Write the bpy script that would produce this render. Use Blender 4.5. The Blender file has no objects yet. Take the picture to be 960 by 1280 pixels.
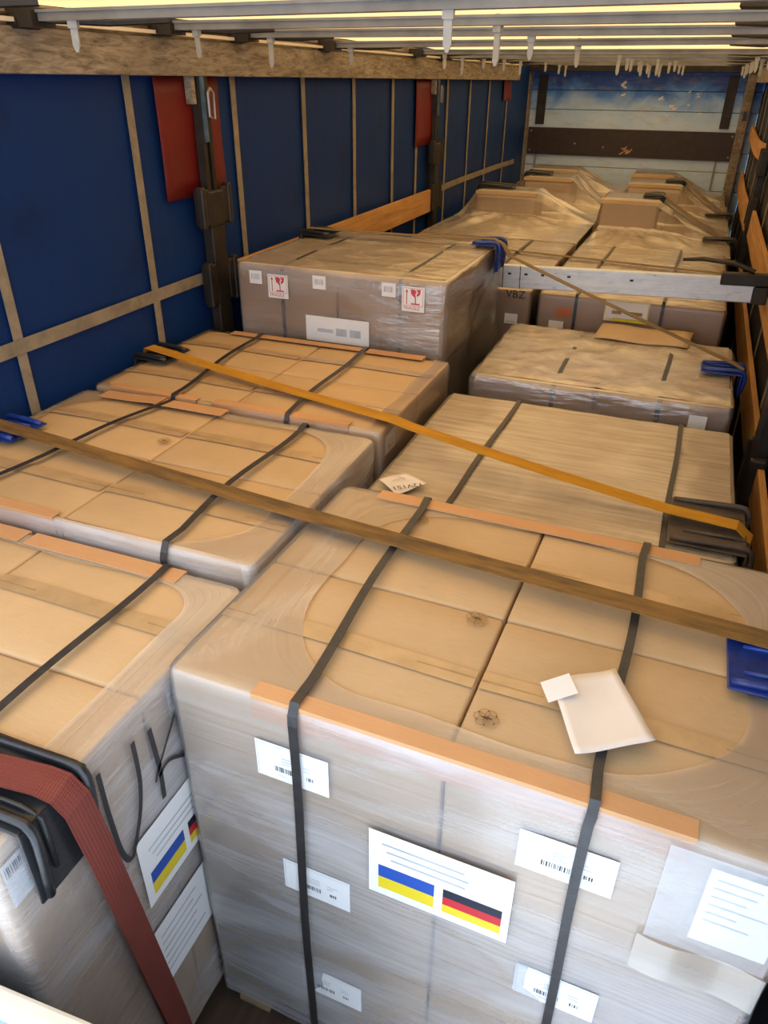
import bpy, bmesh, math, random
from mathutils import Vector, Matrix, noise
random.seed(7)
SC = bpy.context.scene
COL = SC.collection
# ------------------------------------------------------------ camera, sky, sun, exposure
cam = bpy.data.cameras.new('camera'); co = bpy.data.objects.new('camera', cam); COL.objects.link(co)
a, b, c = -3.69286673e-01, -5.28539263e-01, 1.03170206e-02
f = Vector((math.sin(a)*math.cos(b), math.cos(a)*math.cos(b), math.sin(b)))
r = Vector((math.cos(a), -math.sin(a), 0)); u = r.cross(f)
r2 = r*math.cos(c)+u*math.sin(c); u2 = -r*math.sin(c)+u*math.cos(c)
co.matrix_world = Matrix(((r2.x, u2.x, -f.x, 0), (r2.y, u2.y, -f.y, 0), (r2.z, u2.z, -f.z, 2.40), (0, 0, 0, 1)))
cam.sensor_fit = 'VERTICAL'; cam.sensor_height = 36; cam.lens = 925.972*36/1280; cam.clip_start = 0.02
SC.camera = co
W = bpy.data.worlds.new('sky'); SC.world = W; W.use_nodes = True
bg = W.node_tree.nodes['Background']; bg.inputs[0].default_value = (0.70, 0.83, 1.0, 1); bg.inputs[1].default_value = 3.0
sl = bpy.data.lights.new('sun', 'SUN'); sl.energy = 15; sl.angle = 0.03; sl.color = (1, 0.94, 0.84)
so = bpy.data.objects.new('sun', sl); COL.objects.link(so); so.rotation_euler = (math.radians(-24), math.radians(10), 0)
SC.view_settings.view_transform = 'Standard'; SC.view_settings.look = 'None'; SC.view_settings.gamma = 1
SC.view_settings.use_curve_mapping = False; SC.view_settings.exposure = 0.14
SC.cycles.max_bounces = 10; SC.cycles.diffuse_bounces = 5; SC.cycles.transparent_max_bounces = 16
SC.cycles.sample_clamp_indirect = 6

# ------------------------------------------------------------ materials
class NT:
    def __init__(s, name):
        s.m = bpy.data.materials.new(name); s.m.use_nodes = True; s.t = s.m.node_tree; s.t.nodes.clear()
        s.out = s.n('ShaderNodeOutputMaterial')
    def n(s, ty, **kw):
        nd = s.t.nodes.new(ty)
        for k, v in kw.items():
            if k.startswith('i_'): nd.inputs[k[2:].replace('_', ' ')].default_value = v
            else: setattr(nd, k, v)
        return nd
    def l(s, o, i): s.t.links.new(o, i)
    def coord(s, scale=(1, 1, 1), kind='Object', rand=False):
        tc = s.n('ShaderNodeTexCoord'); mp = s.n('ShaderNodeMapping'); mp.inputs['Scale'].default_value = scale
        s.l(tc.outputs[kind], mp.inputs['Vector'])
        if rand:
            oi = s.n('ShaderNodeObjectInfo'); mu = s.n('ShaderNodeMath', operation='MULTIPLY'); mu.inputs[1].default_value = 37.0
            s.l(oi.outputs['Random'], mu.inputs[0]); cx = s.n('ShaderNodeCombineXYZ')
            for k in range(3): s.l(mu.outputs[0], cx.inputs[k])
            s.l(cx.outputs[0], mp.inputs['Location'])
        return mp.outputs[0]
    def noise(s, vec, scale=5, detail=4, rough=0.55, dist=0.0):
        nd = s.n('ShaderNodeTexNoise'); nd.inputs['Scale'].default_value = scale; nd.inputs['Detail'].default_value = detail
        nd.inputs['Roughness'].default_value = rough; nd.inputs['Distortion'].default_value = dist
        s.l(vec, nd.inputs['Vector']); return nd.outputs['Fac']
    def ramp(s, fac, stops):
        nd = s.n('ShaderNodeValToRGB'); e = nd.color_ramp.elements
        while len(e) < len(stops): e.new(0.5)
        for k, (p, col) in enumerate(stops):
            e[k].position = p; e[k].color = (*col, 1) if not isinstance(col, (int, float)) else (col, col, col, 1)
        s.l(fac, nd.inputs[0]); return nd.outputs[0]
    def mix(s, fac, A, B, mode='MIX'):
        nd = s.n('ShaderNodeMix', data_type='RGBA', blend_type=mode)
        for sock, v in ((nd.inputs[0], fac), (nd.inputs[6], A), (nd.inputs[7], B)):
            if isinstance(v, (int, float)): sock.default_value = v
            elif isinstance(v, tuple): sock.default_value = (*v, 1)
            else: s.l(v, sock)
        return nd.outputs[2]
    def math(s, op, A, B=0.0):
        nd = s.n('ShaderNodeMath', operation=op)
        for k, v in enumerate((A, B)):
            if isinstance(v, (int, float)): nd.inputs[k].default_value = v
            else: s.l(v, nd.inputs[k])
        return nd.outputs[0]
    def bump(s, h, strength=0.3, dist=0.01):
        nd = s.n('ShaderNodeBump'); nd.inputs['Strength'].default_value = strength; nd.inputs['Distance'].default_value = dist
        s.l(h, nd.inputs['Height']); return nd.outputs[0]
    def pbr(s, col, rough=0.6, metal=0.0, bump=None, spec=0.5, coat=0.0):
        nd = s.n('ShaderNodeBsdfPrincipled')
        for sock, v in ((nd.inputs['Base Color'], col), (nd.inputs['Roughness'], rough), (nd.inputs['Metallic'], metal)):
            if isinstance(v, (int, float)): sock.default_value = v
            elif isinstance(v, tuple): sock.default_value = (*v, 1)
            else: s.l(v, sock)
        nd.inputs['Specular IOR Level'].default_value = spec; nd.inputs['Coat Weight'].default_value = coat
        if bump is not None: s.l(bump, nd.inputs['Normal'])
        return nd.outputs[0]
    def done(s, sh): s.l(sh, s.out.inputs[0]); return s.m

def simple(name, col, rough=0.6, metal=0.0, var=0.25, scale=8, bumps=0.0, spec=0.5, coat=0.0):
    n = NT(name); v = n.coord(rand=True); f1 = n.noise(v, scale, 5)
    d = tuple(x*(1-var) for x in col); h = tuple(min(1, x*(1+var)) for x in col)
    cc = n.ramp(f1, [(0.3, d), (0.7, h)])
    bp = n.bump(n.noise(v, scale*6, 3), bumps, 0.004) if bumps else None
    return n.done(n.pbr(cc, rough, metal, bp, spec, coat))

def mat_cardboard(name, col, dark=0.85):
    n = NT(name); v = n.coord(rand=True)
    big = n.noise(v, 2.2, 3); fine = n.noise(n.coord((6, 60, 60), rand=True), 4, 3)
    stain = n.noise(v, 5.5, 6, 0.7, 1.2)
    c0 = n.ramp(big, [(0.3, tuple(x*dark for x in col)), (0.7, tuple(min(1, x*1.08) for x in col))])
    c1 = n.mix(0.10, c0, n.ramp(fine, [(0.35, tuple(x*0.6 for x in col)), (0.65, tuple(x*1.15 for x in col))]))
    c2 = n.mix(n.ramp(stain, [(0.62, 0.0), (0.8, 0.28)]), c1, tuple(x*0.62 for x in col))
    bp = n.bump(n.noise(v, 9, 4), 0.25, 0.012)
    return n.done(n.pbr(c2, 0.72, 0, bp, 0.3))

def mat_film(name, lo, hi, streak=0.5, tint=(0.86, 0.86, 0.9), su=1.6, sv=85.0, rough=0.25, patch=2.3, bumpk=0.5, trans=0.42, steep=False, bdist=0.0022, gloss=0.0):
    n = NT(name); v1 = n.coord((su, sv, 1), 'UV'); s1 = n.noise(v1, 1.0, 5, 0.65, 0.0)
    v2 = n.coord((1, 1, 1), 'UV'); p = n.noise(v2, patch, 4, 0.6, 0.9)
    vs = n.coord((9, 14, 1), 'UV'); w = n.noise(vs, 1.5, 4, 0.6, 0.4)
    st = n.ramp(s1, [(0.30, 0.0), (0.80, 1.0)])
    pt = n.ramp(p, [(0.40, 0.0), (0.66, 1.0)])
    al = n.math('ADD', n.math('MULTIPLY', st, streak), n.math('MULTIPLY', pt, 1-streak))
    mr = n.n('ShaderNodeMapRange'); n.l(al, mr.inputs[0]); mr.inputs[3].default_value = lo; mr.inputs[4].default_value = hi
    fac = mr.outputs[0]
    if steep:
        ge = n.n('ShaderNodeNewGeometry'); sz = n.n('ShaderNodeSeparateXYZ'); n.l(ge.outputs['True Normal'], sz.inputs[0])
        sm_ = n.n('ShaderNodeMapRange'); n.l(n.math('ABSOLUTE', sz.outputs['Z']), sm_.inputs[0]); sm_.inputs[1].default_value = 0.15; sm_.inputs[2].default_value = 0.75; sm_.inputs[3].default_value = 0.12; sm_.inputs[4].default_value = 1.0
        fac = n.math('MULTIPLY', fac, sm_.outputs[0])
    h = n.math('ADD', n.math('MULTIPLY', s1, 0.6), n.math('MULTIPLY', w, 0.8))
    bp = n.bump(h, bumpk, bdist)
    pb = n.pbr(tint, rough, 0, bp, 0.6, 0.35); tl = n.n('ShaderNodeBsdfTranslucent'); tl.inputs[0].default_value = (*tint, 1)
    ms = n.n('ShaderNodeMixShader'); ms.inputs[0].default_value = trans; n.l(pb, ms.inputs[1]); n.l(tl.outputs[0], ms.inputs[2]); gl = ms.outputs[0]
    tr = n.n('ShaderNodeBsdfTransparent'); tr.inputs[0].default_value = (0.97, 0.97, 0.98, 1)
    mx = n.n('ShaderNodeMixShader'); n.l(fac, mx.inputs[0]); n.l(tr.outputs[0], mx.inputs[1]); n.l(gl, mx.inputs[2])
    g2 = n.n('ShaderNodeBsdfGlossy'); g2.inputs['Roughness'].default_value = 0.16; n.l(bp, g2.inputs['Normal'])
    fr = n.n('ShaderNodeFresnel'); fr.inputs[0].default_value = 1.45
    m2 = n.n('ShaderNodeMixShader'); n.l(n.math('ADD', n.math('MULTIPLY', fr.outputs[0], 0.9), gloss), m2.inputs[0]); n.l(mx.outputs[0], m2.inputs[1]); n.l(g2.outputs[0], m2.inputs[2])
    return n.done(m2.outputs[0])

def mat_webbing(name, col, dirt, weave=260.0, amt=0.5):
    n = NT(name); v = n.coord((1, 1, 1), 'UV'); wv = n.n('ShaderNodeTexWave', wave_type='BANDS', bands_direction='X')
    wv.inputs['Scale'].default_value = weave; n.l(v, wv.inputs['Vector'])
    wv2 = n.n('ShaderNodeTexWave', wave_type='BANDS', bands_direction='Y'); wv2.inputs['Scale'].default_value = weave*0.7; n.l(v, wv2.inputs['Vector'])
    d = n.noise(n.coord((2.2, 14, 1), 'UV'), 2.2, 5, 0.65)
    base = n.mix(n.ramp(d, [(0.36, 0.0), (0.64, amt)]), col, dirt)
    c2 = n.mix(n.math('MULTIPLY', wv.outputs['Fac'], 0.35), base, tuple(x*0.45 for x in col))
    h = n.math('ADD', wv.outputs['Fac'], n.math('MULTIPLY', wv2.outputs['Fac'], 0.5))
    return n.done(n.pbr(c2, 0.75, 0, n.bump(h, 0.5, 0.002), 0.25))

def mat_wood(name, c1, c2, axis='Y', rough=0.65, sc=1.0):
    n = NT(name); s = {'X': (1.2, 22, 22), 'Y': (22, 1.2, 22), 'Z': (22, 22, 1.2)}[axis]
    s = tuple(k*sc for k in s)
    g = n.noise(n.coord(s, rand=True), 1.2, 6, 0.65, 0.6); big = n.noise(n.coord(rand=True), 2.5, 3)
    cc = n.ramp(g, [(0.3, c1), (0.68, c2)])
    cc = n.mix(n.ramp(big, [(0.4, 0.0), (0.75, 0.35)]), cc, tuple(x*0.5 for x in c1))
    return n.done(n.pbr(cc, rough, 0, n.bump(g, 0.3, 0.004), 0.3))

M = {}
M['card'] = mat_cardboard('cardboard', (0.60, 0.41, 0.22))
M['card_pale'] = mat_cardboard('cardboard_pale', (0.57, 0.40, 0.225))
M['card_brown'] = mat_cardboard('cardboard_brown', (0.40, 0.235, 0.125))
M['edge'] = mat_cardboard('edge_board_card', (0.60, 0.33, 0.155))
M['tape'] = simple('packing_tape', (0.50, 0.335, 0.17), 0.28, 0, 0.12, 14, 0.2, 0.5, 0.3)
M['film'] = mat_film('stretch_film', 0.14, 0.55, 0.45, (0.95, 0.87, 0.74), su=1.2, sv=130, trans=0.1)
M['film_side'] = mat_film('stretch_film_side', 0.14, 0.66, 0.40, (0.86, 0.86, 0.90), su=1.4, sv=110, patch=3.2, trans=0.1)
M['film_cream'] = mat_film('stretch_film_cream', 0.40, 0.80, 0.35, (0.94, 0.83, 0.64), 7.0, 10.0, 0.24, 4.5, 1.0, trans=0.05, bdist=0.005, gloss=0.02)
M['film_crinkle'] = mat_film('stretch_film_crinkled', 0.10, 0.45, 0.3, (0.88, 0.85, 0.84), su=4, sv=9, patch=4.0, rough=0.14, bumpk=1.0, trans=0.1, bdist=0.012, gloss=0.10)
M['film_light'] = mat_film('stretch_film_light', 0.06, 0.34, 0.5, su=1.2, sv=110)
M['film_top'] = mat_film('stretch_film_streaky', 0.30, 0.85, 0.70, (0.88, 0.76, 0.57), 2.2, 40.0, 0.40, 1.6, trans=0.05)
M['film_heavy'] = mat_film('stretch_film_heavy', 0.15, 0.62, 0.35, (0.86, 0.80, 0.68), 4.0, 14.0, 0.3, 3.5, 0.9)
M['drape'] = mat_film('draped_film', 0.45, 0.86, 0.35, (0.96, 0.88, 0.72), 6.0, 6.0, 0.18, 4.0, 1.0, trans=0.08, bdist=0.006, gloss=0.03, steep=True)
M['strap'] = simple('black_strap_plastic', (0.035, 0.032, 0.032), 0.38, 0, 0.3, 30, 0.3)
M['yellow'] = mat_webbing('webbing_yellow', (0.72, 0.36, 0.025), (0.45, 0.20, 0.03), 160, 0.6)
M['olive'] = mat_webbing('webbing_olive', (0.36, 0.20, 0.06), (0.11, 0.075, 0.04), 160, 0.9)
M['grey_web'] = mat_webbing('webbing_grey', (0.30, 0.22, 0.12), (0.15, 0.11, 0.07), 120, 0.7)
M['maroon'] = mat_webbing('webbing_maroon', (0.22, 0.050, 0.034), (0.14, 0.033, 0.028), 60, 0.5)
M['black_pl'] = simple('black_plastic', (0.018, 0.018, 0.02), 0.3, 0, 0.3, 12, 0.25)
M['brown_pl'] = simple('brown_grey_plastic', (0.075, 0.055, 0.042), 0.5, 0, 0.3, 12, 0.3)
M['blue_pl'] = simple('blue_plastic', (0.012, 0.035, 0.22), 0.32, 0, 0.4, 14, 0.25)
M['paper'] = simple('paper', (0.80, 0.80, 0.80), 0.7, 0, 0.04, 6)
M['paper_cream'] = simple('paper_cream', (0.80, 0.74, 0.69), 0.7, 0, 0.05, 6)
M['ink'] = simple('ink', (0.03, 0.03, 0.035), 0.6)
M['ink_grey'] = simple('ink_grey', (0.42, 0.45, 0.50), 0.6)
M['ink_brown'] = simple('ink_brown', (0.36, 0.22, 0.10), 0.7)
M['red_ink'] = simple('red_ink', (0.55, 0.06, 0.09), 0.6)
M['flag_blue'] = simple('flag_blue', (0.02, 0.08, 0.40), 0.5, var=0.05)
M['flag_yellow'] = simple('flag_yellow', (0.75, 0.58, 0.02), 0.5, var=0.05)
M['flag_red'] = simple('flag_red', (0.55, 0.02, 0.03), 0.5, var=0.05)
M['flag_black'] = simple('flag_black', (0.012, 0.014, 0.03), 0.5, var=0.05)
M['orange'] = simple('orange_print', (0.62, 0.17, 0.04), 0.7)
M['pale_yellow'] = simple('pale_yellow_board', (0.72, 0.62, 0.34), 0.7)
M['steel_dark'] = simple('dark_steel', (0.028, 0.022, 0.018), 0.5, 0.3, 0.5, 9, 0.4)
M['steel_grey'] = simple('grey_steel', (0.30, 0.30, 0.30), 0.45, 0.5, 0.25, 7, 0.3)
M['steel_blue'] = simple('worn_blue_steel', (0.06, 0.12, 0.20), 0.5, 0.2, 0.4, 20, 0.4)
M['bow'] = simple('bow_aluminium', (0.21, 0.215, 0.215), 0.55, 0.25, 0.3, 5, 0.3)
M['hook'] = simple('hook_plastic', (0.36, 0.37, 0.37), 0.5, 0, 0.12, 20)
M['board'] = mat_wood('board_wood', (0.36, 0.17, 0.05), (0.62, 0.33, 0.11), 'Y')
M['pallet'] = mat_wood('pallet_wood', (0.35, 0.24, 0.13), (0.52, 0.38, 0.22), 'X')
M['floor'] = mat_wood('floor_plywood', (0.05, 0.032, 0.022), (0.10, 0.065, 0.045), 'Y')
M['cream_rim'] = simple('cream_rim', (0.70, 0.62, 0.50), 0.45, 0, 0.1, 6, 0.1)
M['panel_blue'] = simple('grey_blue_panel', (0.16, 0.24, 0.32), 0.5, 0, 0.15, 6, 0.1)
M['red_vinyl'] = simple('red_vinyl', (0.13, 0.004, 0.003), 0.5, 0, 0.15, 4, 0.15)
M['brown_board'] = simple('brown_headboard', (0.032, 0.018, 0.014), 0.5, 0, 0.35, 12, 0.3)
def _belt(name, col):
    n = NT(name); v = n.coord(rand=True); f1 = n.noise(v, 9, 5, 0.7); f2 = n.noise(n.coord((30, 30, 30)), 4, 3)
    cc = n.ramp(f1, [(0.3, tuple(x*0.6 for x in col)), (0.6, col)])
    return n.done(n.pbr(cc, 0.8, 0, n.bump(f2, 0.4, 0.003), 0.2))
M['wall_web'] = _belt('wall_webbing', (0.29, 0.245, 0.18))
def _curtain(name, col, dirt):
    n = NT(name); v = n.coord(); d = n.noise(v, 3.2, 6, 0.65, 0.4); f = n.noise(n.coord((1, 6, 0.7)), 1.5, 3)
    cc = n.mix(n.ramp(d, [(0.52, 0.0), (0.75, 0.65)]), col, dirt)
    return n.done(n.pbr(cc, 0.5, 0, n.bump(f, 0.25, 0.015), 0.16))
M['curtain'] = _curtain('curtain_blue', (0.005, 0.029, 0.135), (0.005, 0.013, 0.05))
M['curtain_dark'] = _curtain('curtain_dark', (0.030, 0.028, 0.034), (0.012, 0.012, 0.014))
def _tarp():
    n = NT('roof_tarp'); v = n.coord((1, 5, 1)); d = n.noise(v, 2.0, 5)
    cc = n.ramp(d, [(0.3, (0.80, 0.62, 0.36)), (0.7, (0.95, 0.80, 0.52))])
    df = n.n('ShaderNodeBsdfDiffuse'); tl = n.n('ShaderNodeBsdfTranslucent'); n.l(cc, df.inputs[0]); n.l(n.mix(1.0, cc, (0.47, 0.37, 0.27), 'MULTIPLY'), tl.inputs[0])
    mx = n.n('ShaderNodeMixShader'); mx.inputs[0].default_value = 0.5; n.l(df.outputs[0], mx.inputs[1]); n.l(tl.outputs[0], mx.inputs[2])
    return n.done(mx.outputs[0])
M['tarp'] = _tarp()
def _rail():
    n = NT('weathered_rail'); a1 = n.noise(n.coord((14, 4, 22)), 2.2, 7, 0.72, 0.8); a2 = n.noise(n.coord((1, 1.2, 6)), 2, 4)
    cc = n.ramp(a1, [(0.32, (0.09, 0.072, 0.052)), (0.5, (0.27, 0.225, 0.17)), (0.7, (0.42, 0.37, 0.30))])
    cc = n.mix(n.ramp(a2, [(0.45, 0.0), (0.8, 0.6)]), cc, (0.12, 0.09, 0.06))
    return n.done(n.pbr(cc, 0.7, 0.1, n.bump(a1, 0.5, 0.006), 0.3))
M['rail'] = _rail()
def _sky_plank():
    n = NT('sky_printed_planks'); tc = n.n('ShaderNodeTexCoord'); sp = n.n('ShaderNodeSeparateXYZ'); n.l(tc.outputs['Object'], sp.inputs[0])
    w = n.noise(n.coord((1.3, 1, 1.6)), 2.2, 6, 0.6, 0.6)
    hgt = n.math('ADD', sp.outputs['Z'], n.math('MULTIPLY', n.math('SUBTRACT', w, 0.5), 0.55))
    mr = n.n('ShaderNodeMapRange'); n.l(hgt, mr.inputs[0]); mr.inputs[1].default_value = 1.95; mr.inputs[2].default_value = 2.42
    cc = n.ramp(mr.outputs[0], [(0.0, (0.56, 0.73, 0.97)), (0.35, (0.42, 0.62, 0.96)), (0.70, (0.07, 0.25, 0.78)), (1.0, (0.02, 0.08, 0.42))])
    dirt = n.noise(n.coord((1, 1, 4)), 4.5, 6, 0.7, 0.8)
    cc = n.mix(n.ramp(dirt, [(0.5, 0.0), (0.78, 0.6)]), cc, (0.34, 0.33, 0.30))
    sc = n.noise(n.coord((1, 1, 1.5)), 9, 3); sp2 = n.ramp(sc, [(0.73, 0.0), (0.76, 0.9)])
    cc = n.mix(sp2, cc, (0.75, 0.74, 0.70))
    return n.done(n.pbr(cc, 0.42, 0, None, 0.4))
M['sky_plank'] = _sky_plank()
def _alu():
    n = NT('scratched_aluminium'); v = n.coord(); d = n.noise(n.coord((3, 8, 8)), 5, 6, 0.7, 0.4)
    cc = n.ramp(d, [(0.28, (0.28, 0.29, 0.32)), (0.40, (0.58, 0.62, 0.68)), (0.8, (0.72, 0.76, 0.82))])
    return n.done(n.pbr(cc, 0.42, 0.35, n.bump(d, 0.3, 0.004), 0.5))
M['alu'] = _alu()
def _pouch():
    n = NT('clear_pouch'); w = n.noise(n.coord((8, 8, 8)), 2, 4, 0.6, 1.0); bp = n.bump(w, 0.6, 0.01)
    gl = n.pbr((0.80, 0.84, 0.90), 0.15, 0, bp, 0.6, 0.4); tr = n.n('ShaderNodeBsdfTransparent')
    mx = n.n('ShaderNodeMixShader'); mx.inputs[0].default_value = 0.28; n.l(tr.outputs[0], mx.inputs[1]); n.l(gl, mx.inputs[2])
    return n.done(mx.outputs[0])
M['pouch'] = _pouch()

# ------------------------------------------------------------ mesh helpers
class MB:
    def __init__(s): s.v = []; s.f = []; s.mi = []; s.uv = {}
    def add(s, vs, fs, mi=0, uvs=None):
        o = len(s.v); s.v += [tuple(p) for p in vs]
        for k, q in enumerate(fs):
            if uvs: s.uv[len(s.f)] = uvs[k]
            s.f.append(tuple(o+i for i in q)); s.mi.append(mi)
    def box(s, lo, hi, mi=0):
        x0, y0, z0 = lo; x1, y1, z1 = hi
        s.add([(x0, y0, z0), (x1, y0, z0), (x1, y1, z0), (x0, y1, z0), (x0, y0, z1), (x1, y0, z1), (x1, y1, z1), (x0, y1, z1)],
              [(0, 3, 2, 1), (4, 5, 6, 7), (0, 1, 5, 4), (1, 2, 6, 5), (2, 3, 7, 6), (3, 0, 4, 7)], mi)
    def xbox(s, mat, size, mi=0):
        o = len(s.v); x, y, z = (k/2 for k in size); s.box((-x, -y, -z), (x, y, z), mi)
        for i in range(o, len(s.v)): s.v[i] = tuple(mat @ Vector(s.v[i]))
    def tube(s, pts, rad, n=8, mi=0):
        pts = [Vector(p) for p in pts]; o = len(s.v); rings = []
        for k, p in enumerate(pts):
            t = (pts[min(k+1, len(pts)-1)]-pts[max(k-1, 0)]).normalized()
            a1 = t.orthogonal().normalized() if k == 0 else (rings_a - t*rings_a.dot(t)).normalized()
            rings_a = a1; b1 = t.cross(a1); rr = rad[k] if isinstance(rad, (list, tuple)) else rad
            s.v += [tuple(p+(a1*math.cos(2*math.pi*j/n)+b1*math.sin(2*math.pi*j/n))*rr) for j in range(n)]
        for k in range(len(pts)-1):
            for j in range(n):
                s.f.append((o+k*n+j, o+k*n+(j+1) % n, o+(k+1)*n+(j+1) % n, o+(k+1)*n+j)); s.mi.append(mi)
        s.f.append(tuple(o+j for j in reversed(range(n)))); s.mi.append(mi)
        e = o+(len(pts)-1)*n; s.f.append(tuple(e+j for j in range(n))); s.mi.append(mi)
    def grid(s, fn, nu, nv, mi=0, uvfn=None):
        o = len(s.v)
        for j in range(nv+1):
            for i in range(nu+1): s.v.append(tuple(fn(i/nu, j/nv)))
        for j in range(nv):
            for i in range(nu):
                q = (j*(nu+1)+i, j*(nu+1)+i+1, (j+1)*(nu+1)+i+1, (j+1)*(nu+1)+i)
                if uvfn: s.uv[len(s.f)] = [uvfn(i/nu, j/nv), uvfn((i+1)/nu, j/nv), uvfn((i+1)/nu, (j+1)/nv), uvfn(i/nu, (j+1)/nv)]
                s.f.append(tuple(o+k for k in q)); s.mi.append(mi)
    def ribbon(s, pts, width, thick=0.002, mi=0, closed=False):
        # pts: list of (point, width direction); a flat band with thickness, uv = (length, across)
        P = [Vector(p) for p, _ in pts]; Wd = [Vector(w).normalized() for _, w in pts]; L = 0; o = len(s.v); ls = []
        for k, p in enumerate(P):
            t = (P[min(k+1, len(P)-1)]-P[max(k-1, 0)]).normalized(); w = (Wd[k]-t*Wd[k].dot(t)).normalized(); nn = w.cross(t)*-1
            if k: L += (P[k]-P[k-1]).length
            ls.append(L); h = w*width/2; tn = nn*thick/2
            s.v += [tuple(p-h+tn), tuple(p+h+tn), tuple(p+h-tn), tuple(p-h-tn)]
        for k in range(len(P)-1):
            for j in range(4):
                q = (o+k*4+j, o+k*4+(j+1) % 4, o+(k+1)*4+(j+1) % 4, o+(k+1)*4+j)
                ua = [0, width, width, 0][j]; ub = [0, width, width, 0][(j+1) % 4]
                s.uv[len(s.f)] = [(ls[k], ua), (ls[k], ub), (ls[k+1], ub), (ls[k+1], ua)]
                s.f.append(q); s.mi.append(mi)
        s.f.append((o, o+3, o+2, o+1)); s.mi.append(mi); e = o+(len(P)-1)*4; s.f.append((e, e+1, e+2, e+3)); s.mi.append(mi)
    def mesh(s, name, mats, smooth=False):
        me = bpy.data.meshes.new(name); me.from_pydata(s.v, [], s.f)
        for m in mats: me.materials.append(M[m] if isinstance(m, str) else m)
        me.polygons.foreach_set('material_index', s.mi)
        if s.uv:
            ul = me.uv_layers.new(name='UVMap')
            for fi, uvs in s.uv.items():
                for li, uvv in zip(me.polygons[fi].loop_indices, uvs): ul.data[li].uv = uvv
        if smooth: me.polygons.foreach_set('use_smooth', [True]*len(me.polygons))
        me.update(); return me
    def obj(s, name, mats, parent=None, loc=(0, 0, 0), rot=(0, 0, 0), smooth=False):
        return link(name, s.mesh(name, mats if isinstance(mats, (list, tuple)) else [mats], smooth), parent, loc, rot)

def link(name, me, parent=None, loc=(0, 0, 0), rot=(0, 0, 0)):
    o = bpy.data.objects.new(name, me); COL.objects.link(o); o.location = loc; o.rotation_euler = rot
    if parent: o.parent = parent
    return o
def thing(name, label, cat, loc=(0, 0, 0), rotz=0.0, group=None):
    o = link(name, None, None, loc, (0, 0, rotz)); o['label'] = label; o['category'] = cat
    if group: o['group'] = group
    o.empty_display_size = 0.1
    return o
def tag(o, label, cat, group=None):
    o['label'] = label; o['category'] = cat
    if group: o['group'] = group
    return o
def struct(o): o['kind'] = 'structure'; return o
def bevel(o, w, seg=2):
    m = o.modifiers.new('b', 'BEVEL'); m.width = w; m.segments = seg; m.limit_method = 'ANGLE'; return o

def rbox_mesh(name, sx, sy, sz, r=0.012, n=6, bulge=0.004, seed=0, mats=('card',)):
    """box of the given size with rounded edges and slightly bulging, dented faces; origin at its centre"""
    bm = bmesh.new()
    def lin(s):
        h = s/2; k = [-h, -h+r*0.3, -h+r]
        k += [-h+r+(s-2*r)*(i+1)/(n) for i in range(n-1)]
        return k+[h-r, h-r*0.3, h]
    X, Y, Z = lin(sx), lin(sy), lin(sz); cache = {}
    def V(x, y, z):
        key = (round(x, 5), round(y, 5), round(z, 5))
        if key not in cache:
            p = Vector((x, y, z)); q = Vector((max(-sx/2+r, min(sx/2-r, x)), max(-sy/2+r, min(sy/2-r, y)), max(-sz/2+r, min(sz/2-r, z))))
            d = p-q; d = d.normalized() if d.length > 1e-9 else d
            p2 = q+d*r
            e = (1-(2*x/sx)**2)*(1-(2*y/sy)**2) if abs(abs(z)-sz/2) < 1e-5 else ((1-(2*x/sx)**2)*(1-(2*z/sz)**2) if abs(abs(y)-sy/2) < 1e-5 else (1-(2*y/sy)**2)*(1-(2*z/sz)**2))
            nz = noise.noise(Vector((x*6+seed*11.3, y*6, z*6)))
            p2 += d*(bulge*max(0, e)*(0.5+nz)-0.002*abs(nz))
            cache[key] = bm.verts.new(p2)
        return cache[key]
    for A, B, mk in ((X, Y, lambda a, b, s: (a, b, s*sz/2)), (X, Z, lambda a, b, s: (a, s*sy/2, b)), (Y, Z, lambda a, b, s: (s*sx/2, a, b))):
        for s in (-1, 1):
            for i in range(len(A)-1):
                for j in range(len(B)-1):
                    q = [V(*mk(A[i], B[j], s)), V(*mk(A[i+1], B[j], s)), V(*mk(A[i+1], B[j+1], s)), V(*mk(A[i], B[j+1], s))]
                    try: bm.faces.new(q)
                    except ValueError: pass
    bmesh.ops.recalc_face_normals(bm, faces=bm.faces)
    me = bpy.data.meshes.new(name); bm.to_mesh(me); bm.free()
    for m in mats: me.materials.append(M[m])
    me.polygons.foreach_set('use_smooth', [True]*len(me.polygons))
    return me
_rb = {}
def rbox(name, size, mat, seed=0, **kw):
    k = (name, tuple(round(x, 3) for x in size), mat, seed)
    if k not in _rb: _rb[k] = rbox_mesh(name, *size, seed=seed, mats=(mat,), **kw)
    return _rb[k]

_tx = {}
def text_polys(s):
    """outline of a word as (verts, faces) in its own xy plane, cap height about 0.7"""
    if s not in _tx:
        cu = bpy.data.curves.new('word', 'FONT'); cu.body = s; cu.resolution_u = 2
        o = bpy.data.objects.new('word', cu); COL.objects.link(o); bpy.context.view_layer.update()
        dg = bpy.context.evaluated_depsgraph_get(); me = bpy.data.meshes.new_from_object(o.evaluated_get(dg))
        _tx[s] = ([tuple(v.co) for v in me.vertices], [tuple(p.vertices) for p in me.polygons])
        bpy.data.objects.remove(o); bpy.data.meshes.remove(me); bpy.data.curves.remove(cu)
    return _tx[s]

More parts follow.
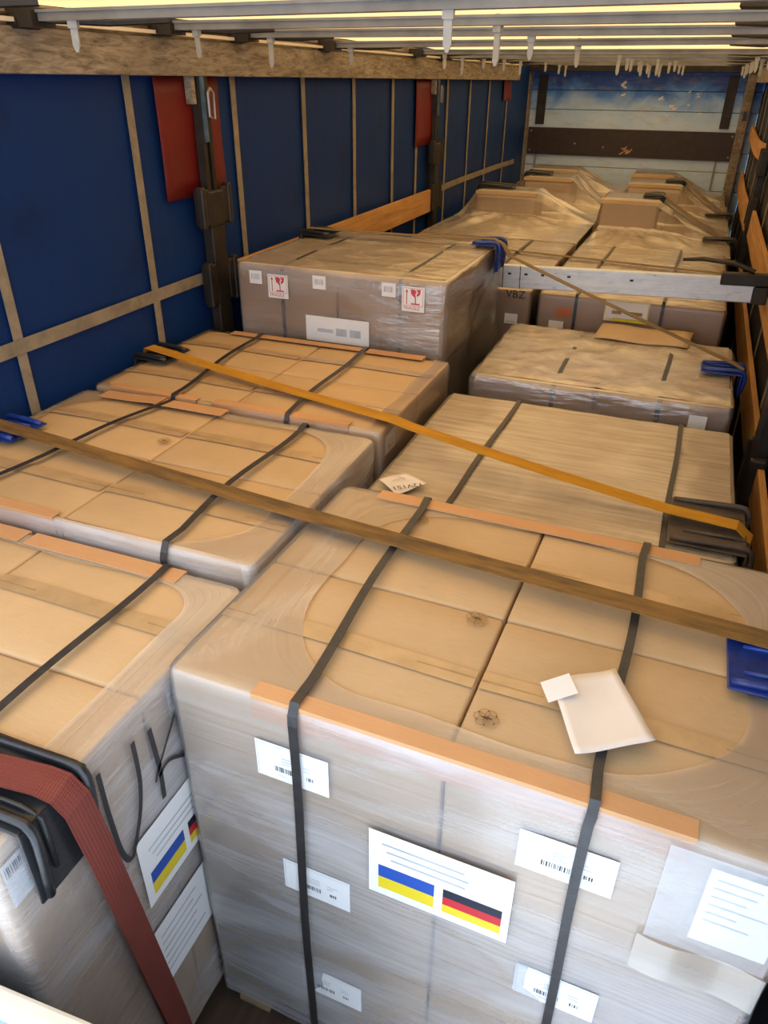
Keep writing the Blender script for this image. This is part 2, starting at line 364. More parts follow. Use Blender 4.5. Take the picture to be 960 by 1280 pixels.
class Sheet:
    """a printed sheet: w x h, local frame (origin, u, v); prints lie a hair above the paper. material slots in order."""
    def __init__(s, org, u, v, w, h, mats, curl=0.0):
        s.o = Vector(org); s.u = Vector(u).normalized(); s.v = Vector(v).normalized(); s.n = s.u.cross(s.v).normalized(); s.w = w; s.h = h
        s.mats = mats; s.mb = MB(); s.lift = 0.0006
        s.mb.add([s.P(0, 0, 0), s.P(w, 0, 0), s.P(w, h, 0), s.P(0, h, 0), s.P(0, 0, -0.0007), s.P(w, 0, -0.0007), s.P(w, h, -0.0007), s.P(0, h, -0.0007)],
                 [(0, 1, 2, 3), (7, 6, 5, 4), (0, 4, 5, 1), (1, 5, 6, 2), (2, 6, 7, 3), (3, 7, 4, 0)], 0)
    def P(s, x, y, z): return s.o+s.u*x+s.v*y+s.n*z
    def rect(s, x0, y0, x1, y1, mi=1, lv=1):
        z = s.lift*lv; s.mb.add([s.P(x0, y0, z), s.P(x1, y0, z), s.P(x1, y1, z), s.P(x0, y1, z)], [(0, 1, 2, 3)], mi)
    def poly(s, pts, mi=1, lv=1): s.mb.add([s.P(x, y, s.lift*lv) for x, y in pts], [tuple(range(len(pts)))], mi)
    def text(s, t, x, y, size, mi=1, lv=1, rot=0.0):
        vs, fs = text_polys(t); ca, sa = math.cos(rot), math.sin(rot)
        s.mb.add([s.P(x+(p[0]*ca-p[1]*sa)*size, y+(p[0]*sa+p[1]*ca)*size, s.lift*lv) for p in vs], fs, mi)
    def barcode(s, x0, y0, x1, y1, mi=1, seed=1):
        rg = random.Random(seed); x = x0
        while x < x1:
            w = rg.choice((0.0012, 0.0018, 0.0028)); s.rect(x, y0, min(x+w, x1), y1, mi); x += w+rg.choice((0.0012, 0.002, 0.003))
    def lines(s, x0, y0, x1, n, gap, mi=1, seed=2, th=0.0016):
        rg = random.Random(seed)
        for k in range(n): s.rect(x0, y0-k*gap, x0+(x1-x0)*rg.uniform(0.5, 1), y0-k*gap+th, mi)
    def obj(s, name, parent, label=None):
        o = s.mb.obj(name, s.mats, parent)
        if label: o['label'] = label
        return o

def stroke(mb, pts, plane, width, mi=0, off=0.0):
    """a pen stroke along pts on a plane given by a function (a, b, lift) -> xyz"""
    n = len(pts)
    L = []
    for k in range(n):
        ax, ay = pts[min(k+1, n-1)][0]-pts[max(k-1, 0)][0], pts[min(k+1, n-1)][1]-pts[max(k-1, 0)][1]
        d = math.hypot(ax, ay) or 1; nx, ny = -ay/d*width/2, ax/d*width/2
        L += [plane(pts[k][0]+nx, pts[k][1]+ny, off), plane(pts[k][0]-nx, pts[k][1]-ny, off)]
    mb.add(L, [(2*k, 2*k+1, 2*k+3, 2*k+2) for k in range(n-1)], mi)
def smooth_pts(pts, sub=4):
    out = []
    for k in range(len(pts)-1):
        p0 = pts[max(k-1, 0)]; p1 = pts[k]; p2 = pts[k+1]; p3 = pts[min(k+2, len(pts)-1)]
        for j in range(sub):
            t = j/sub
            out.append(tuple(0.5*((2*p1[i])+(-p0[i]+p2[i])*t+(2*p0[i]-5*p1[i]+4*p2[i]-p3[i])*t*t+(-p0[i]+3*p1[i]-3*p2[i]+p3[i])*t**3) for i in range(len(p1))))
    return out+[pts[-1]]

# ------------------------------------------------------------ the trailer
XL, XR, YB, YF = -2.17, 0.47, 0.30, 10.5
fl = MB(); fl.box((XL, YB, -0.03), (XR, YF+0.1, 0.0)); struct(fl.obj('floor', 'floor'))
# roof tarpaulin, sagging between the bows
BOWS = [0.95, 1.6, 2.18, 2.9, 3.5, 4.42, 5.9, 6.5, 7.1, 7.7, 8.3, 8.9, 9.5, 10.1]
def roofz(x, y):
    k = [abs(y-q) for q in BOWS]; d = min(k)
    return 2.612+0.014*noise.noise(Vector((x*1.3, y*2.3, 0)))-0.035*min(1, d/0.25)*max(0, 0.15+noise.noise(Vector((x*1.7, y*2.1, 5))))
rt = MB(); rt.grid(lambda s, t: (XL+(XR-XL)*s, YB+(YF+0.1-YB)*t, roofz(XL+(XR-XL)*s, YB+(YF+0.1-YB)*t)), 30, 90)
struct(rt.obj('ceiling', 'tarp', smooth=True))
# left curtain
def wall_mesh(x, sgn, seed):
    w = MB(); w.grid(lambda s, t: (x+sgn*0.006*noise.noise(Vector((s*24, t*3, seed))), YB+(YF-YB)*s, 2.62*t), 120, 24); return w
wl = struct(wall_mesh(-2.16, 1, 1).obj('wall_left', 'curtain', smooth=True))
sm = MB(); sm.box((-0.002, -0.021, 0), (0.002, 0.021, 2.40)); sme = sm.mesh('webbing_strap', ['wall_web'])
for k, y in enumerate((0.6, 1.25, 1.93, 2.71, 3.50, 4.23, 4.93, 5.64, 6.16, 6.95, 7.65, 8.36, 9.16)):
    link('webbing_strap', sme, wl, (-2.148, y+0.004, 0.02), (random.uniform(-0.006, 0.006), 0, 0))
hz = MB(); hz.grid(lambda s, t: (-2.143+0.003*math.sin(s*40), YB+(9.75-YB)*s, 1.535+0.052*t+0.012*math.sin(s*9.5)*(1 if s > 0.6 else 0.3)), 60, 1)
hb_ = hz.obj('horizontal_strap', 'wall_web', wl); m = hb_.modifiers.new('s', 'SOLIDIFY'); m.thickness = 0.003
for y0, y1, z0 in ((2.885, 3.365, 1.93), (6.12, 6.62, 1.94), (8.95, 9.32, 2.21)):
    p = MB(); p.grid(lambda s, t: (-2.140+0.004*math.sin(s*9+t*3), y0+(y1-y0)*s, z0+(2.42-z0)*t), 8, 6)
    q = p.obj('red_patch', 'red_vinyl', wl, smooth=True); m = q.modifiers.new('s', 'SOLIDIFY'); m.thickness = 0.003; q['label'] = 'red vinyl patch on blue curtain'
# right curtain
wr = struct(wall_mesh(XR, -1, 2).obj('wall_right', 'curtain_dark', smooth=True))
for y in (1.3, 2.1, 3.6, 4.4, 5.2, 6.0, 7.5, 8.2, 9.0, 9.7): link('webbing_strap', sme, wr, (XR-0.012, y, 0.02))
# headboard: horizontal planks
wf = link('wall_front', None); struct(wf); wf.location = (0, 0, 0)
z = 0.0; k = 0
while z < 2.52:
    h = min(0.21, 2.56-z); p = MB(); p.box((-2.30, YF+0.002*(k % 2), z+0.003), (0.52, YF+0.04, z+h-0.003))
    bevel(p.obj('plank', 'sky_plank', wf), 0.004); z += h; k += 1
p = MB(); p.box((-2.30, YF+0.041, 0), (0.52, YF+0.05, 2.64)); p.obj('backing', 'steel_dark', wf)
bb = bevel(link('brown_board', (lambda q: (q.box((-2.145, YF-0.03, 1.595), (0.285, YF-0.002, 1.90)), q.mesh('brown_board', ['brown_board']))[1])(MB()), wf), 0.004)
bb['label'] = 'dark brown board across the white headboard'
for x, zz in ((-2.11, 1.64), (-2.11, 1.86), (0.25, 1.64), (0.25, 1.86), (-1.2, 1.70), (-0.9, 1.67), (-1.55, 1.73)):
    s_ = MB(); s_.tube([(x, YF-0.03, zz), (x, YF-0.034, zz)], 0.011, 8); s_.obj('screw', 'steel_grey', bb)
s_ = MB()
for q in range(7): s_.xbox(Matrix.Translation((-0.97+0.02*q*random.uniform(.6, 1.2), YF-0.031, 1.665+random.uniform(-.03, .03))) @ Matrix.Rotation(random.uniform(-1, 1), 4, 'Y'), (0.055, 0.004, 0.014))
s_.obj('chipped_mark', 'edge', bb)
for x0, x1, lab in ((-2.075, -1.965, 'left'), (0.085, 0.19, 'right')):
    p = MB(); p.box((x0, YF-0.02, 1.935), (x1, YF-0.002, 2.47)); bevel(p.obj('dark_bar', 'steel_dark', wf), 0.004)
    p = MB(); p.box((x0+0.03, YF-0.012, 0.4), (x0+0.055, YF-0.002, 1.595)); p.obj('joint_strip', 'steel_grey', wf)
for q in range(14):     # torn flakes in the printed sky
    s_ = MB(); x, zz = random.choice(((-1.05, 2.33), (-0.5, 2.1), (-0.25, 2.2))); w = random.uniform(.02, .07)
    s_.xbox(Matrix.Translation((x+random.uniform(-.28, .28), YF-0.001, zz+random.uniform(-.12, .14))) @ Matrix.Rotation(random.uniform(-.8, .8), 4, 'Y'), (w, 0.003, w*0.4)); s_.obj('torn_flake', 'paper_cream', wf)
# rails and corner posts
def trim(n, build, mat, bw=0.004):
    mb = MB(); build(mb); return struct(bevel(mb.obj('trim_%d' % n, mat), bw))
t1 = trim(1, lambda q: (q.box((-2.19, YB, 2.405), (-2.085, 9.45, 2.535)), q.box((-2.19, YB, 2.535), (-2.13, 9.45, 2.60))), 'rail')
tr_ = MB(); tr_.box((-2.10, YB, 2.545), (-2.07, 9.45, 2.557)); tr_.obj('guide_rail', 'cream_rim', t1)
tr_ = MB(); tr_.tube([(-2.095, 1.2+0.4*i, 2.57+0.006*math.sin(i*2.1)) for i in range(20)], 0.006, 6); tr_.obj('roof_cable', 'steel_dark', t1)
t2 = trim(2, lambda q: (q.box((0.365, YB, 2.405), (0.50, 10.3, 2.535)), q.box((0.42, YB, 2.535), (0.50, 10.3, 2.60))), 'rail')
tr_ = MB(); tr_.box((0.345, YB, 2.545), (0.375, 10.3, 2.557)); tr_.obj('guide_rail', 'steel_grey', t2)
trim(3, lambda q: q.box((-2.28, 10.30, 0), (-2.15, 10.48, 2.62)), 'rail', 0.01)
trim(4, lambda q: q.box((0.275, 10.30, 0), (0.375, 10.48, 2.62)), 'rail', 0.01)
trim(5, lambda q: q.box((-2.25, 10.28, 2.50), (0.46, 10.46, 2.60)), 'steel_dark')
for x in (-2.2, 0.325):
    q = MB(); q.xbox(Matrix.Translation((x, 10.292, 2.08)), (0.035, 0.016, 0.09)); q.obj('slot_plate', 'black_pl', bpy.data.objects['trim_3' if x < -1 else 'trim_4'])

# roof bows with their hooks and rollers
def hook_mesh(L, w=0.022):
    h = MB(); t = 0.004
    prof = [(-w/2, 0), (w/2, 0), (w/2, -L+0.018), (0.004, -L), (-0.004, -L), (-w/2, -L+0.018)]
    n = len(prof); h.add([(x, -t, zz) for x, zz in prof]+[(x, t, zz) for x, zz in prof], [tuple(range(n)), tuple(reversed(range(n, 2*n)))]+[(i, i+n, (i+1) % n+n, (i+1) % n) for i in range(n)])
    h.box((-w/2-0.004, -0.010, -0.022), (w/2+0.004, 0.010, 0.004)); h.box((-w/2+0.004, -0.012, 0.0), (w/2-0.004, -0.004, 0.03))
    return h.mesh('hook', ['hook'])
HK = [hook_mesh(0.095), hook_mesh(0.12), hook_mesh(0.085)]
bwm = MB(); bwm.box((-2.05, -0.0225, 0), (0.34, 0.0225, 0.030)); bwm.box((-2.05, -0.032, 0.022), (0.34, 0.032, 0.030)); bme = bwm.mesh('bow_profile', ['bow'])
rm = MB(); rm.box((-0.05, -0.05, -0.015), (0.05, 0.05, 0.035)); rm.tube([(-0.03, -0.055, 0.0), (-0.03, 0.055, 0.0)], 0.02, 10); rme = rm.mesh('roller_carriage', ['steel_dark'])
am = MB(); am.tube([(0, 0, 0.005), (0.16, 0.14, 0.0), (0.30, 0.27, 0.012)], 0.011, 6); ame = am.mesh('link_arm', ['steel_dark'])
ord_ = ['first', 'second', 'third', 'fourth', 'fifth', 'sixth', 'seventh', 'eighth', 'ninth', 'tenth', 'eleventh', 'twelfth', 'thirteenth', 'fourteenth']
for k, y in enumerate(BOWS):
    if y < 2.0: lab = 'grey metal roof bow overhead near the rear opening, %s from the opening' % ord_[k]
    else: lab = 'grey metal roof bow across the trailer, %s from the blue headboard' % ord_[len(BOWS)-1-k]
    t = thing('roof_bow', lab, 'roof bow', (0, y, 2.558+random.uniform(-0.004, 0.004)), random.uniform(-0.012, 0.012), 'roof bows with hanging hooks'); t.rotation_euler.y = random.uniform(-0.006, 0.006)
    link('bow_profile', bme, t); link('roller_carriage', rme, t, (-2.055, 0, 0)); link('roller_carriage', rme, t, (0.335, 0, 0), (0, 0, math.pi))
    link('link_arm', ame, t, (-2.03, 0, 0.002)); link('link_arm', ame, t, (0.31, 0, 0.002), (0, 0, math.pi*0.53))
    for j, x in enumerate((-1.88, -0.70, 0.235)):
        if y > 8.4 and j == 0: x = -1.7
        if y == 0.95 or y == 1.6: continue
        link('hook', HK[(k+j) % 3], t, (x+random.uniform(-0.05, 0.05), -0.004, 0.002), (random.uniform(-0.06, 0.06), random.uniform(-0.03, 0.03), random.uniform(-0.35, 0.35)))
        if j == 1 and y > 7: link('hook', HK[(k+j+1) % 3], t, (x+0.22+random.uniform(-0.1, 0.1), -0.004, 0.002), (0, 0, random.uniform(-0.3, 0.3)))

# curtain posts with board pockets
def post(side, y, label):
    sg = 1 if side == 'left' else -1; x = -2.115 if side == 'left' else 0.425
    t = thing('curtain_post', label, 'post', (x, y, 0), 0, 'steel curtain posts')
    p = MB(); p.box((-0.028, -0.055, 0), (0.028, 0.055, 1.93)); bevel(p.obj('post_profile', 'steel_dark', t), 0.006)
    p = MB(); p.box((-0.018, -0.045, 1.92), (0.018, -0.015, 2.41)); p.obj('upper_rod', 'steel_dark', t)
    p = MB(); p.box((-0.014, 0.012, 1.92), (0.016, 0.038, 2.41)); p.obj('upper_rod', 'steel_dark', t)
    p = MB(); p.box((-0.012, -0.03, 2.15), (0.026, -0.004, 2.405)); p.obj('latch_strip', 'steel_blue', t)
    p = MB(); p.tube([(sg*0.03, 0.03, 2.36), (sg*0.034, 0.005, 2.345), (sg*0.034, 0.005, 2.25), (sg*0.034, 0.045, 2.24), (sg*0.034, 0.05, 2.34), (sg*0.03, 0.03, 2.36)], 0.006, 6); p.obj('latch_loop', 'steel_grey', t)
    p = MB(); p.box((-0.02, -0.085, 2.30), (0.016, -0.06, 2.405)); p.obj('latch_bracket', 'rail', t)
    for zz, hh in ((1.80, 0.16), (1.44, 0.19), (0.94, 0.20), (0.45, 0.18)):
        for s in (-1, 1):
            q = MB(); q.box((-0.02, min(s*0.055, s*0.115), zz), (0.03, max(s*0.055, s*0.115), zz+hh)); q.box((-0.02+sg*0.02, min(s*0.095, s*0.125), zz-0.01), (0.03+sg*0.01, max(s*0.095, s*0.125), zz+hh+0.012))
            bevel(q.obj('board_pocket', 'steel_dark', t), 0.008)
    p = MB(); p.box((-0.034, -0.062, 1.79), (0.034, 0.062, 1.95)); bevel(p.obj('post_collar', 'steel_dark', t), 0.01)
    return t
post('left', 3.18, 'dark steel curtain post in front of the large red patch')
post('left', 6.55, 'dark steel curtain post at the far end of the wooden side board, blue curtain behind')
post('right', 3.02, 'black steel curtain post on the right wall beside the blue-cornered wrapped load')
post('right', 6.80, 'black steel curtain post on the right wall near the headboard')
# wooden side boards
def side_board(x, y0, y1, z0, z1, label, sag=0.0):
    p = MB(); n = 10
    p.grid(lambda s, t: (x+0.012*(1 if 0 < t < 0.5 else -1)*0+0.0, y0+(y1-y0)*s, 0), 1, 1) if False else None
    pts = [(y0+(y1-y0)*i/n, sag*math.sin(math.pi*i/n)) for i in range(n+1)]
    vs = []
    for y, d in pts: vs += [(x-0.013, y, z0+d), (x+0.013, y, z0+d), (x+0.013, y, z1+d), (x-0.013, y, z1+d)]
    fs = [(0, 1, 2, 3), (4*n+3, 4*n+2, 4*n+1, 4*n)]
    for i in range(n):
        for j in range(4): fs.append((4*i+j, 4*(i+1)+j, 4*(i+1)+(j+1) % 4, 4*i+(j+1) % 4))
    p.add(vs, fs); o = bevel(p.obj('side_board', 'board'), 0.004); return tag(o, label, 'board', 'wooden side boards')
side_board(-2.105, 3.31, 6.42, 1.43, 1.605, 'wooden side board on the left against the blue curtain')
side_board(0.43, 0.45, 2.90, 0.98, 1.12, 'wooden side board nearest the rear on the right wall')
side_board(0.43, 3.14, 6.68, 0.95, 1.14, 'low wooden side board on the right below the aluminium bar end')
side_board(0.43, 3.14, 6.68, 1.37, 1.56, 'wooden side board on the right above the aluminium bar end')
side_board(0.43, 6.92, 10.25, 1.33, 1.52, 'long wooden side board on the right between the headboard and black post', -0.04)
side_board(0.43, 6.92, 10.25, 1.87, 2.00, 'topmost sagging wooden side board on the right by the headboard', -0.05)

# ------------------------------------------------------------ pallet loads
def rrect(cx, cy, hx, hy, r, n=96):
    """points of a rounded rectangle, evenly parametrised by angle-like steps; starts at (+x,-y) corner going up"""
    pts = []; segs = [((hx-r, -hy+r), -90), ((hx-r, hy-r), 0), ((-hx+r, hy-r), 90), ((-hx+r, -hy+r), 180)]
    per = n//4
    for (ax, ay), a0 in segs:
        ca = per//3
        for j in range(ca): th = math.radians(a0+90*j/ca); pts.append((cx+ax+r*math.cos(th), cy+ay+r*math.sin(th)))
        th = math.radians(a0+90); sx, sy = cx+ax+r*math.cos(th), cy+ay+r*math.sin(th)
        (bx, by), b0 = segs[(segs.index(((ax, ay), a0))+1) % 4]; tb = math.radians(a0+90); ex, ey = cx+bx+r*math.cos(tb), cy+by+r*math.sin(tb)
        for j in range(per-ca): q = j/(per-ca); pts.append((sx+(ex-sx)*q, sy+(ey-sy)*q))
    return pts

def film_shell(parent, hx, hy, zb, zt, hole, mat, seed=0, off=0.006, wr=0.006, rough_edge=0.02, topfull=False, N=144, topmat=None, topamp=0.004):
    """film wound round a load: sides, rounded top edge and a border lying on the top round a rounded opening"""
    mb = MB(); rings = []; vl = []
    def ring(o, z, w):
        P = rrect(0, 0, hx+o, hy+o, 0.03, N); out = []
        for k, (x, y) in enumerate(P):
            d = wr*w*(0.5+noise.noise(Vector((x*5+seed, y*5, z*2.2)))+0.5*noise.noise(Vector((x*11, y*11+seed, z*9))))
            L = math.hypot(x, y); out.append((x+x/L*max(0, d), y+y/L*max(0, d), z))
        return out
    nz = 14
    for k in range(nz+1):
        zz = zb+(zt-0.02-zb)*k/nz; rings.append(ring(off, zz, 1)); vl.append(zz)
    rings.append(ring(off-0.001, zt-0.006, .6)); vl.append(zt-0.006)
    rings.append(ring(off-0.006, zt+0.003, .3)); vl.append(zt+0.004)
    rings.append(ring(off-0.016, zt+0.006, 0)); vl.append(zt+0.014)
    if not topfull:
        mxl, mxr, myf, myb, hr = hole
        H = rrect((mxl-mxr)/2, (myf-myb)/2, hx-(mxl+mxr)/2, hy-(myf+myb)/2, min(hr, hy-(myf+myb)/2-0.01), N); base = rings[-1]
        for k in range(1, 6):
            t = k/5; rr = []
            for j in range(N):
                e = rough_edge*noise.noise(Vector((H[j][0]*4, H[j][1]*4, seed)))*t
                bx, by, _ = base[j]; hx_, hy_ = H[j]; L = math.hypot(hx_, hy_) or 1
                rr.append((bx+(hx_+hx_/L*e-bx)*t, by+(hy_+hy_/L*e-by)*t, zt+0.006))
            rings.append(rr); vl.append(zt+0.014+t*0.12)
    o = 0
    for rr in rings: mb.v += [tuple(p) for p in rr]
    per = 2*(2*hx+2*hy)
    for k in range(len(rings)-1):
        for j in range(N):
            j2 = (j+1) % N; mb.uv[len(mb.f)] = [(j/N*per/2, vl[k]), ((j+1)/N*per/2, vl[k]), ((j+1)/N*per/2, vl[k+1]), (j/N*per/2, vl[k+1])]
            mb.f.append((k*N+j, k*N+j2, (k+1)*N+j2, (k+1)*N+j)); mb.mi.append(1 if k >= 16 else 0)
    if topfull:
        a = hx-0.012; b2 = hy-0.012
        mb.grid(lambda s, t: (-a+2*a*s, -b2+2*b2*t, zt+0.006+topamp*max(0, 0.2+noise.noise(Vector((s*7, t*5, seed)))+0.5*noise.noise(Vector((s*19, t*15, seed))))), 40, 30, 1, lambda s, t: (2*a*s, 2*b2*t))
    return mb.obj('stretch_film', [mat, topmat or mat], parent, smooth=True)

def packing_strap(parent, x, hy, zt, zlow, w=0.018, wob=0.008, x1=None, off=0.016, seed=0):
    """black plastic band running over the load from front to back, at local x (drifting to x1)"""
    x1 = x if x1 is None else x1; pts = []; wv = (1, 0, 0)
    for k in range(10): zz = zlow+(zt-0.03-zlow)*k/9; pts.append((x+wob*0.6*math.sin(zz*6+seed), -hy-off, zz))
    pts += [(x, -hy-off+0.004, zt-0.008), (x, -hy-off+0.018, zt+off)]
    for k in range(1, 12):
        t = k/12; pts.append((x+(x1-x)*t+wob*math.sin(t*7+seed), -hy+2*hy*t, zt+off+0.004*math.sin(t*math.pi)))
    pts += [(x1, hy+off-0.018, zt+off), (x1, hy+off-0.004, zt-0.008)]
    pts += [(x1, hy+off, zt-0.03), (x1, hy+off, zlow)]
    mb = MB(); mb.ribbon([(p, wv) for p in pts], w, 0.0016); return mb.obj('packing_strap', 'strap', parent)

def edge_board(parent, x0, x1, y, zt, dirn, top=0.06, side=0.055, lift=0.008, mat='edge', bend=0.0, drop=0.0):
    """cardboard L profile on a top edge that runs along x; dirn -1 front edge, +1 back edge"""
    mb = MB(); n = 8; th = 0.0028
    for i in range(n):
        xa, xb = x0+(x1-x0)*i/n, x0+(x1-x0)*(i+1)/n
        def zz(x): return lift+bend*((x-x0)/(x1-x0))**2
        ye = y+dirn*0.0015; yi = y-dirn*top
        A = [(xa, ye, zt+zz(xa)), (xb, ye, zt+zz(xb)), (xb, yi, zt+zz(xb)), (xa, yi, zt+zz(xa))]
        mb.add(A+[(p[0], p[1], p[2]+th) for p in A], [(0, 3, 2, 1), (4, 5, 6, 7), (0, 1, 5, 4), (1, 2, 6, 5), (2, 3, 7, 6), (3, 0, 4, 7)])
        yo = ye+dirn*th
        A = [(xa, ye, zt+zz(xa)+th), (xb, ye, zt+zz(xb)+th), (xb, ye, zt+zz(xb)-side), (xa, ye, zt+zz(xa)-side)]
        mb.add(A+[(p[0], yo, p[2]) for p in A], [(0, 3, 2, 1), (4, 5, 6, 7), (0, 1, 5, 4), (1, 2, 6, 5), (2, 3, 7, 6), (3, 0, 4, 7)])
    return mb.obj('edge_board', mat, parent)

def printed_mark(parent, x, y, z, r=0.025):
    mb = MB()
    for k in range(6):
        cx, cy = x+r*0.55*math.cos(k*1.047), y+r*0.5*math.sin(k*1.047)
        stroke(mb, [(cx+r*0.45*math.cos(q*0.7), cy+r*0.45*math.sin(q*0.7)) for q in range(10)], lambda a1, b1, l: (a1, b1, z+l), 0.0028)
    return mb.obj('printed_mark', 'ink_brown', parent)

def pallet_base(parent, hx, hy):
    p = MB()
    for k in range(5): y = -hy+0.05+(2*hy-0.1)*k/4; p.box((-hx, y-0.05, 0.105), (hx, y+0.05, 0.128))
    for sx in (-1, 0, 1):
        p.box((sx*(hx-0.06)-0.05, -hy, 0.083), (sx*(hx-0.06)+0.05, hy, 0.105)); p.box((sx*(hx-0.06)-0.05, -hy, 0.0), (sx*(hx-0.06)+0.05, hy, 0.022))
        for sy in (-1, 0, 1): p.box((sx*(hx-0.06)-0.05, sy*(hy-0.06)-0.05, 0.022), (sx*(hx-0.06)+0.05, sy*(hy-0.06)+0.05, 0.083))
    return p.obj('pallet', 'pallet', parent)

GRP = 'wrapped pallet loads of cartons'
def load(label, x0, x1, y0, y1, zt, nl, nx=2, ny=2, mat='card', rotz=0.0, tape=True, seed=0, gap=0.004, rb=0.010):
    hx, hy = (x1-x0)/2, (y1-y0)/2
    t = thing('pallet_load', label, 'pallet load', ((x0+x1)/2, (y0+y1)/2, 0), rotz, GRP); t['hx'] = hx; t['hy'] = hy
    pallet_base(t, hx-0.02, hy-0.02); zb = 0.130; H = (zt-zb)/nl; sx, sy = 2*hx/nx, 2*hy/ny; top = []
    rg = random.Random(seed+3)
    for l in range(nl):
        for i in range(nx):
            for j in range(ny):
                sz = (sx-gap, sy-gap, H-0.003)
                me = rbox('carton', sz, mat, (i+2*j+l+seed) % 3, r=rb)
                c_ = link('carton', me, t, (-hx+sx*(i+0.5), -hy+sy*(j+0.5), zb+H*(l+0.5)), (0, 0, rg.uniform(-0.003, 0.003)))
                if l == nl-1:
                    top.append(c_)
                    if tape:
                        q = MB(); tw = 0.026; zz = sz[2]/2+0.0035; n = 8
                        q.grid(lambda s, v: (-sz[0]/2+0.004+(sz[0]-0.008)*s, tw*(2*v-1)+0.003*math.sin(s*5+i), zz+0.003*(1-(2*s-1)**2)), n, 1)
                        o = q.obj('packing_tape', 'tape', c_); mo = o.modifiers.new('s', 'SOLIDIFY'); mo.thickness = 0.0006; mo.offset = 1
                        q = MB(); q.box((-sz[0]/2+0.006, -0.0018, zz+0.0006), (sz[0]/2-0.006, 0.0018, zz+0.0026)); q.obj('flap_seam', 'ink_brown', c_)
    return t, hx, hy, H, top

def carton_label(parent, org, u, v, w, h, seed):
    s = Sheet(org, u, v, w, h, ['paper', 'ink', 'ink_grey'])
    s.rect(0.004, h-0.006, w-0.004, h-0.005, 2); s.rect(0.004, 0.004, 0.005, h-0.004, 2)
    s.lines(w*0.36, h*0.66, w*0.56, 3, h*0.075, 2, seed, 0.002); s.lines(w*0.66, h*0.60, w*0.82, 2, h*0.09, 2, seed+1, 0.002)
    s.barcode(w*0.26, h*0.26, w*0.56, h*0.40, 1, seed); s.barcode(w*0.70, h*0.27, w*0.80, h*0.37, 1, seed+5)
    s.rect(w*0.3, h*0.15, w*0.42, h*0.165, 2)
    return s.obj('shipping_label', parent)

def flag_sticker(parent, org, u, v, w=0.306, h=0.205, name='flag_sticker'):
    s = Sheet(org, u, v, w, h, ['paper', 'flag_blue', 'flag_yellow', 'flag_black', 'flag_red', 'ink_grey'])
    fy0, fy1 = 0.024, 0.100; a0, a1, b0, b1 = 0.022, 0.147, 0.166, 0.290
    s.rect(a0, (fy0+fy1)/2, a1, fy1, 1); s.rect(a0, fy0, a1, (fy0+fy1)/2, 2); d = (fy1-fy0)/3
    s.rect(b0, fy0+2*d, b1, fy1, 3); s.rect(b0, fy0+d, b1, fy0+2*d, 4); s.rect(b0, fy0, b1, fy0+d, 2)
    rg = random.Random(3)
    for k in range(3): s.rect(0.03+0.01*k, 0.168-k*0.022, 0.20+0.03*rg.random(), 0.173-k*0.022, 5)
    return s.obj(name, parent, 'white sticker with a blue-yellow flag and a black-red-yellow flag')

UX, UZ, UY = (1, 0, 0), (0, 0, 1), (0, 1, 0)
# ---- nearest right load (R1)
R1, hx, hy, H, top = load('nearest right pallet load, top strewn with a white paper note, flag sticker on its front',
                          -0.84, 0.39, 0.925, 1.81, 1.325, 3, 2, 2, 'card_pale', math.radians(-1.2), seed=1)
film_shell(R1, hx, hy, 0.10, 1.325, (0.17, 0.10, 0.085, 0.05, 0.26), 'film_side', 3, topmat='film')
cx, cy = R1.location.x, R1.location.y
def loc(x, y, z): return (x-cx, y-cy, z)
for (x, z, w) in ((-0.632, 1.11, 0.170), (-0.590, 0.735, 0.170), (-0.565, 0.315, 0.17), (-0.070, 1.115, 0.178), (-0.035, 0.70, 0.17)):
    carton_label(R1, loc(x, 0.925-0.0075-0.0025, z), UX, UZ, w, 0.105, int(x*100)+int(z*50))
flag_sticker(R1, loc(-0.368, 0.925-0.020, 0.872), UX, UZ)
packing_strap(R1, loc(-0.535, 0, 0)[0], hy, 1.325, 0.14, 0.021, 0.005, loc(-0.575, 0, 0)[0], 0.018, 1)
packing_strap(R1, loc(0.045, 0, 0)[0], hy, 1.325, 0.14, 0.019, 0.006, loc(0.045, 0, 0)[0], 0.018, 4)
edge_board(R1, loc(-0.635, 0, 0)[0], loc(0.212, 0, 0)[0], -hy, 1.325, -1, 0.035, 0.062, 0.006)
edge_board(R1, loc(-0.72, 0, 0)[0], loc(0.18, 0, 0)[0], hy, 1.325, 1, 0.045, 0.05, 0.006)
printed_mark(R1, *loc(-0.285, 1.335, 1.332)); printed_mark(R1, *loc(-0.180, 1.045, 1.332)); printed_mark(R1, *loc(-0.56, 1.70, 1.332))
# clear document pouch taped to the front right
pz = MB(); pz.grid(lambda s, t: loc(0.175+0.20*s, 0.925-0.016-0.012*math.sin(s*math.pi)*math.sin(t*math.pi), 1.06+0.255*t-0.03*s*0), 10, 8, 0)
po = pz.obj('document_pouch', 'pouch', R1, smooth=True); po['label'] = 'clear plastic document pouch on the front'
s = Sheet(loc(0.245, 0.925-0.0105, 1.09), UX, UZ, 0.125, 0.195, ['paper', 'ink_grey']); s.lines(0.012, 0.17, 0.11, 6, 0.022, 1, 9, 0.004); s.obj('folded_document', po)
pz = MB(); pz.grid(lambda s, t: loc(0.165+0.215*s, 0.925-0.018-0.006*math.sin(s*7), 0.955+0.105*t), 10, 3, 0); pz.obj('clear_tape', 'film', R1, smooth=True)

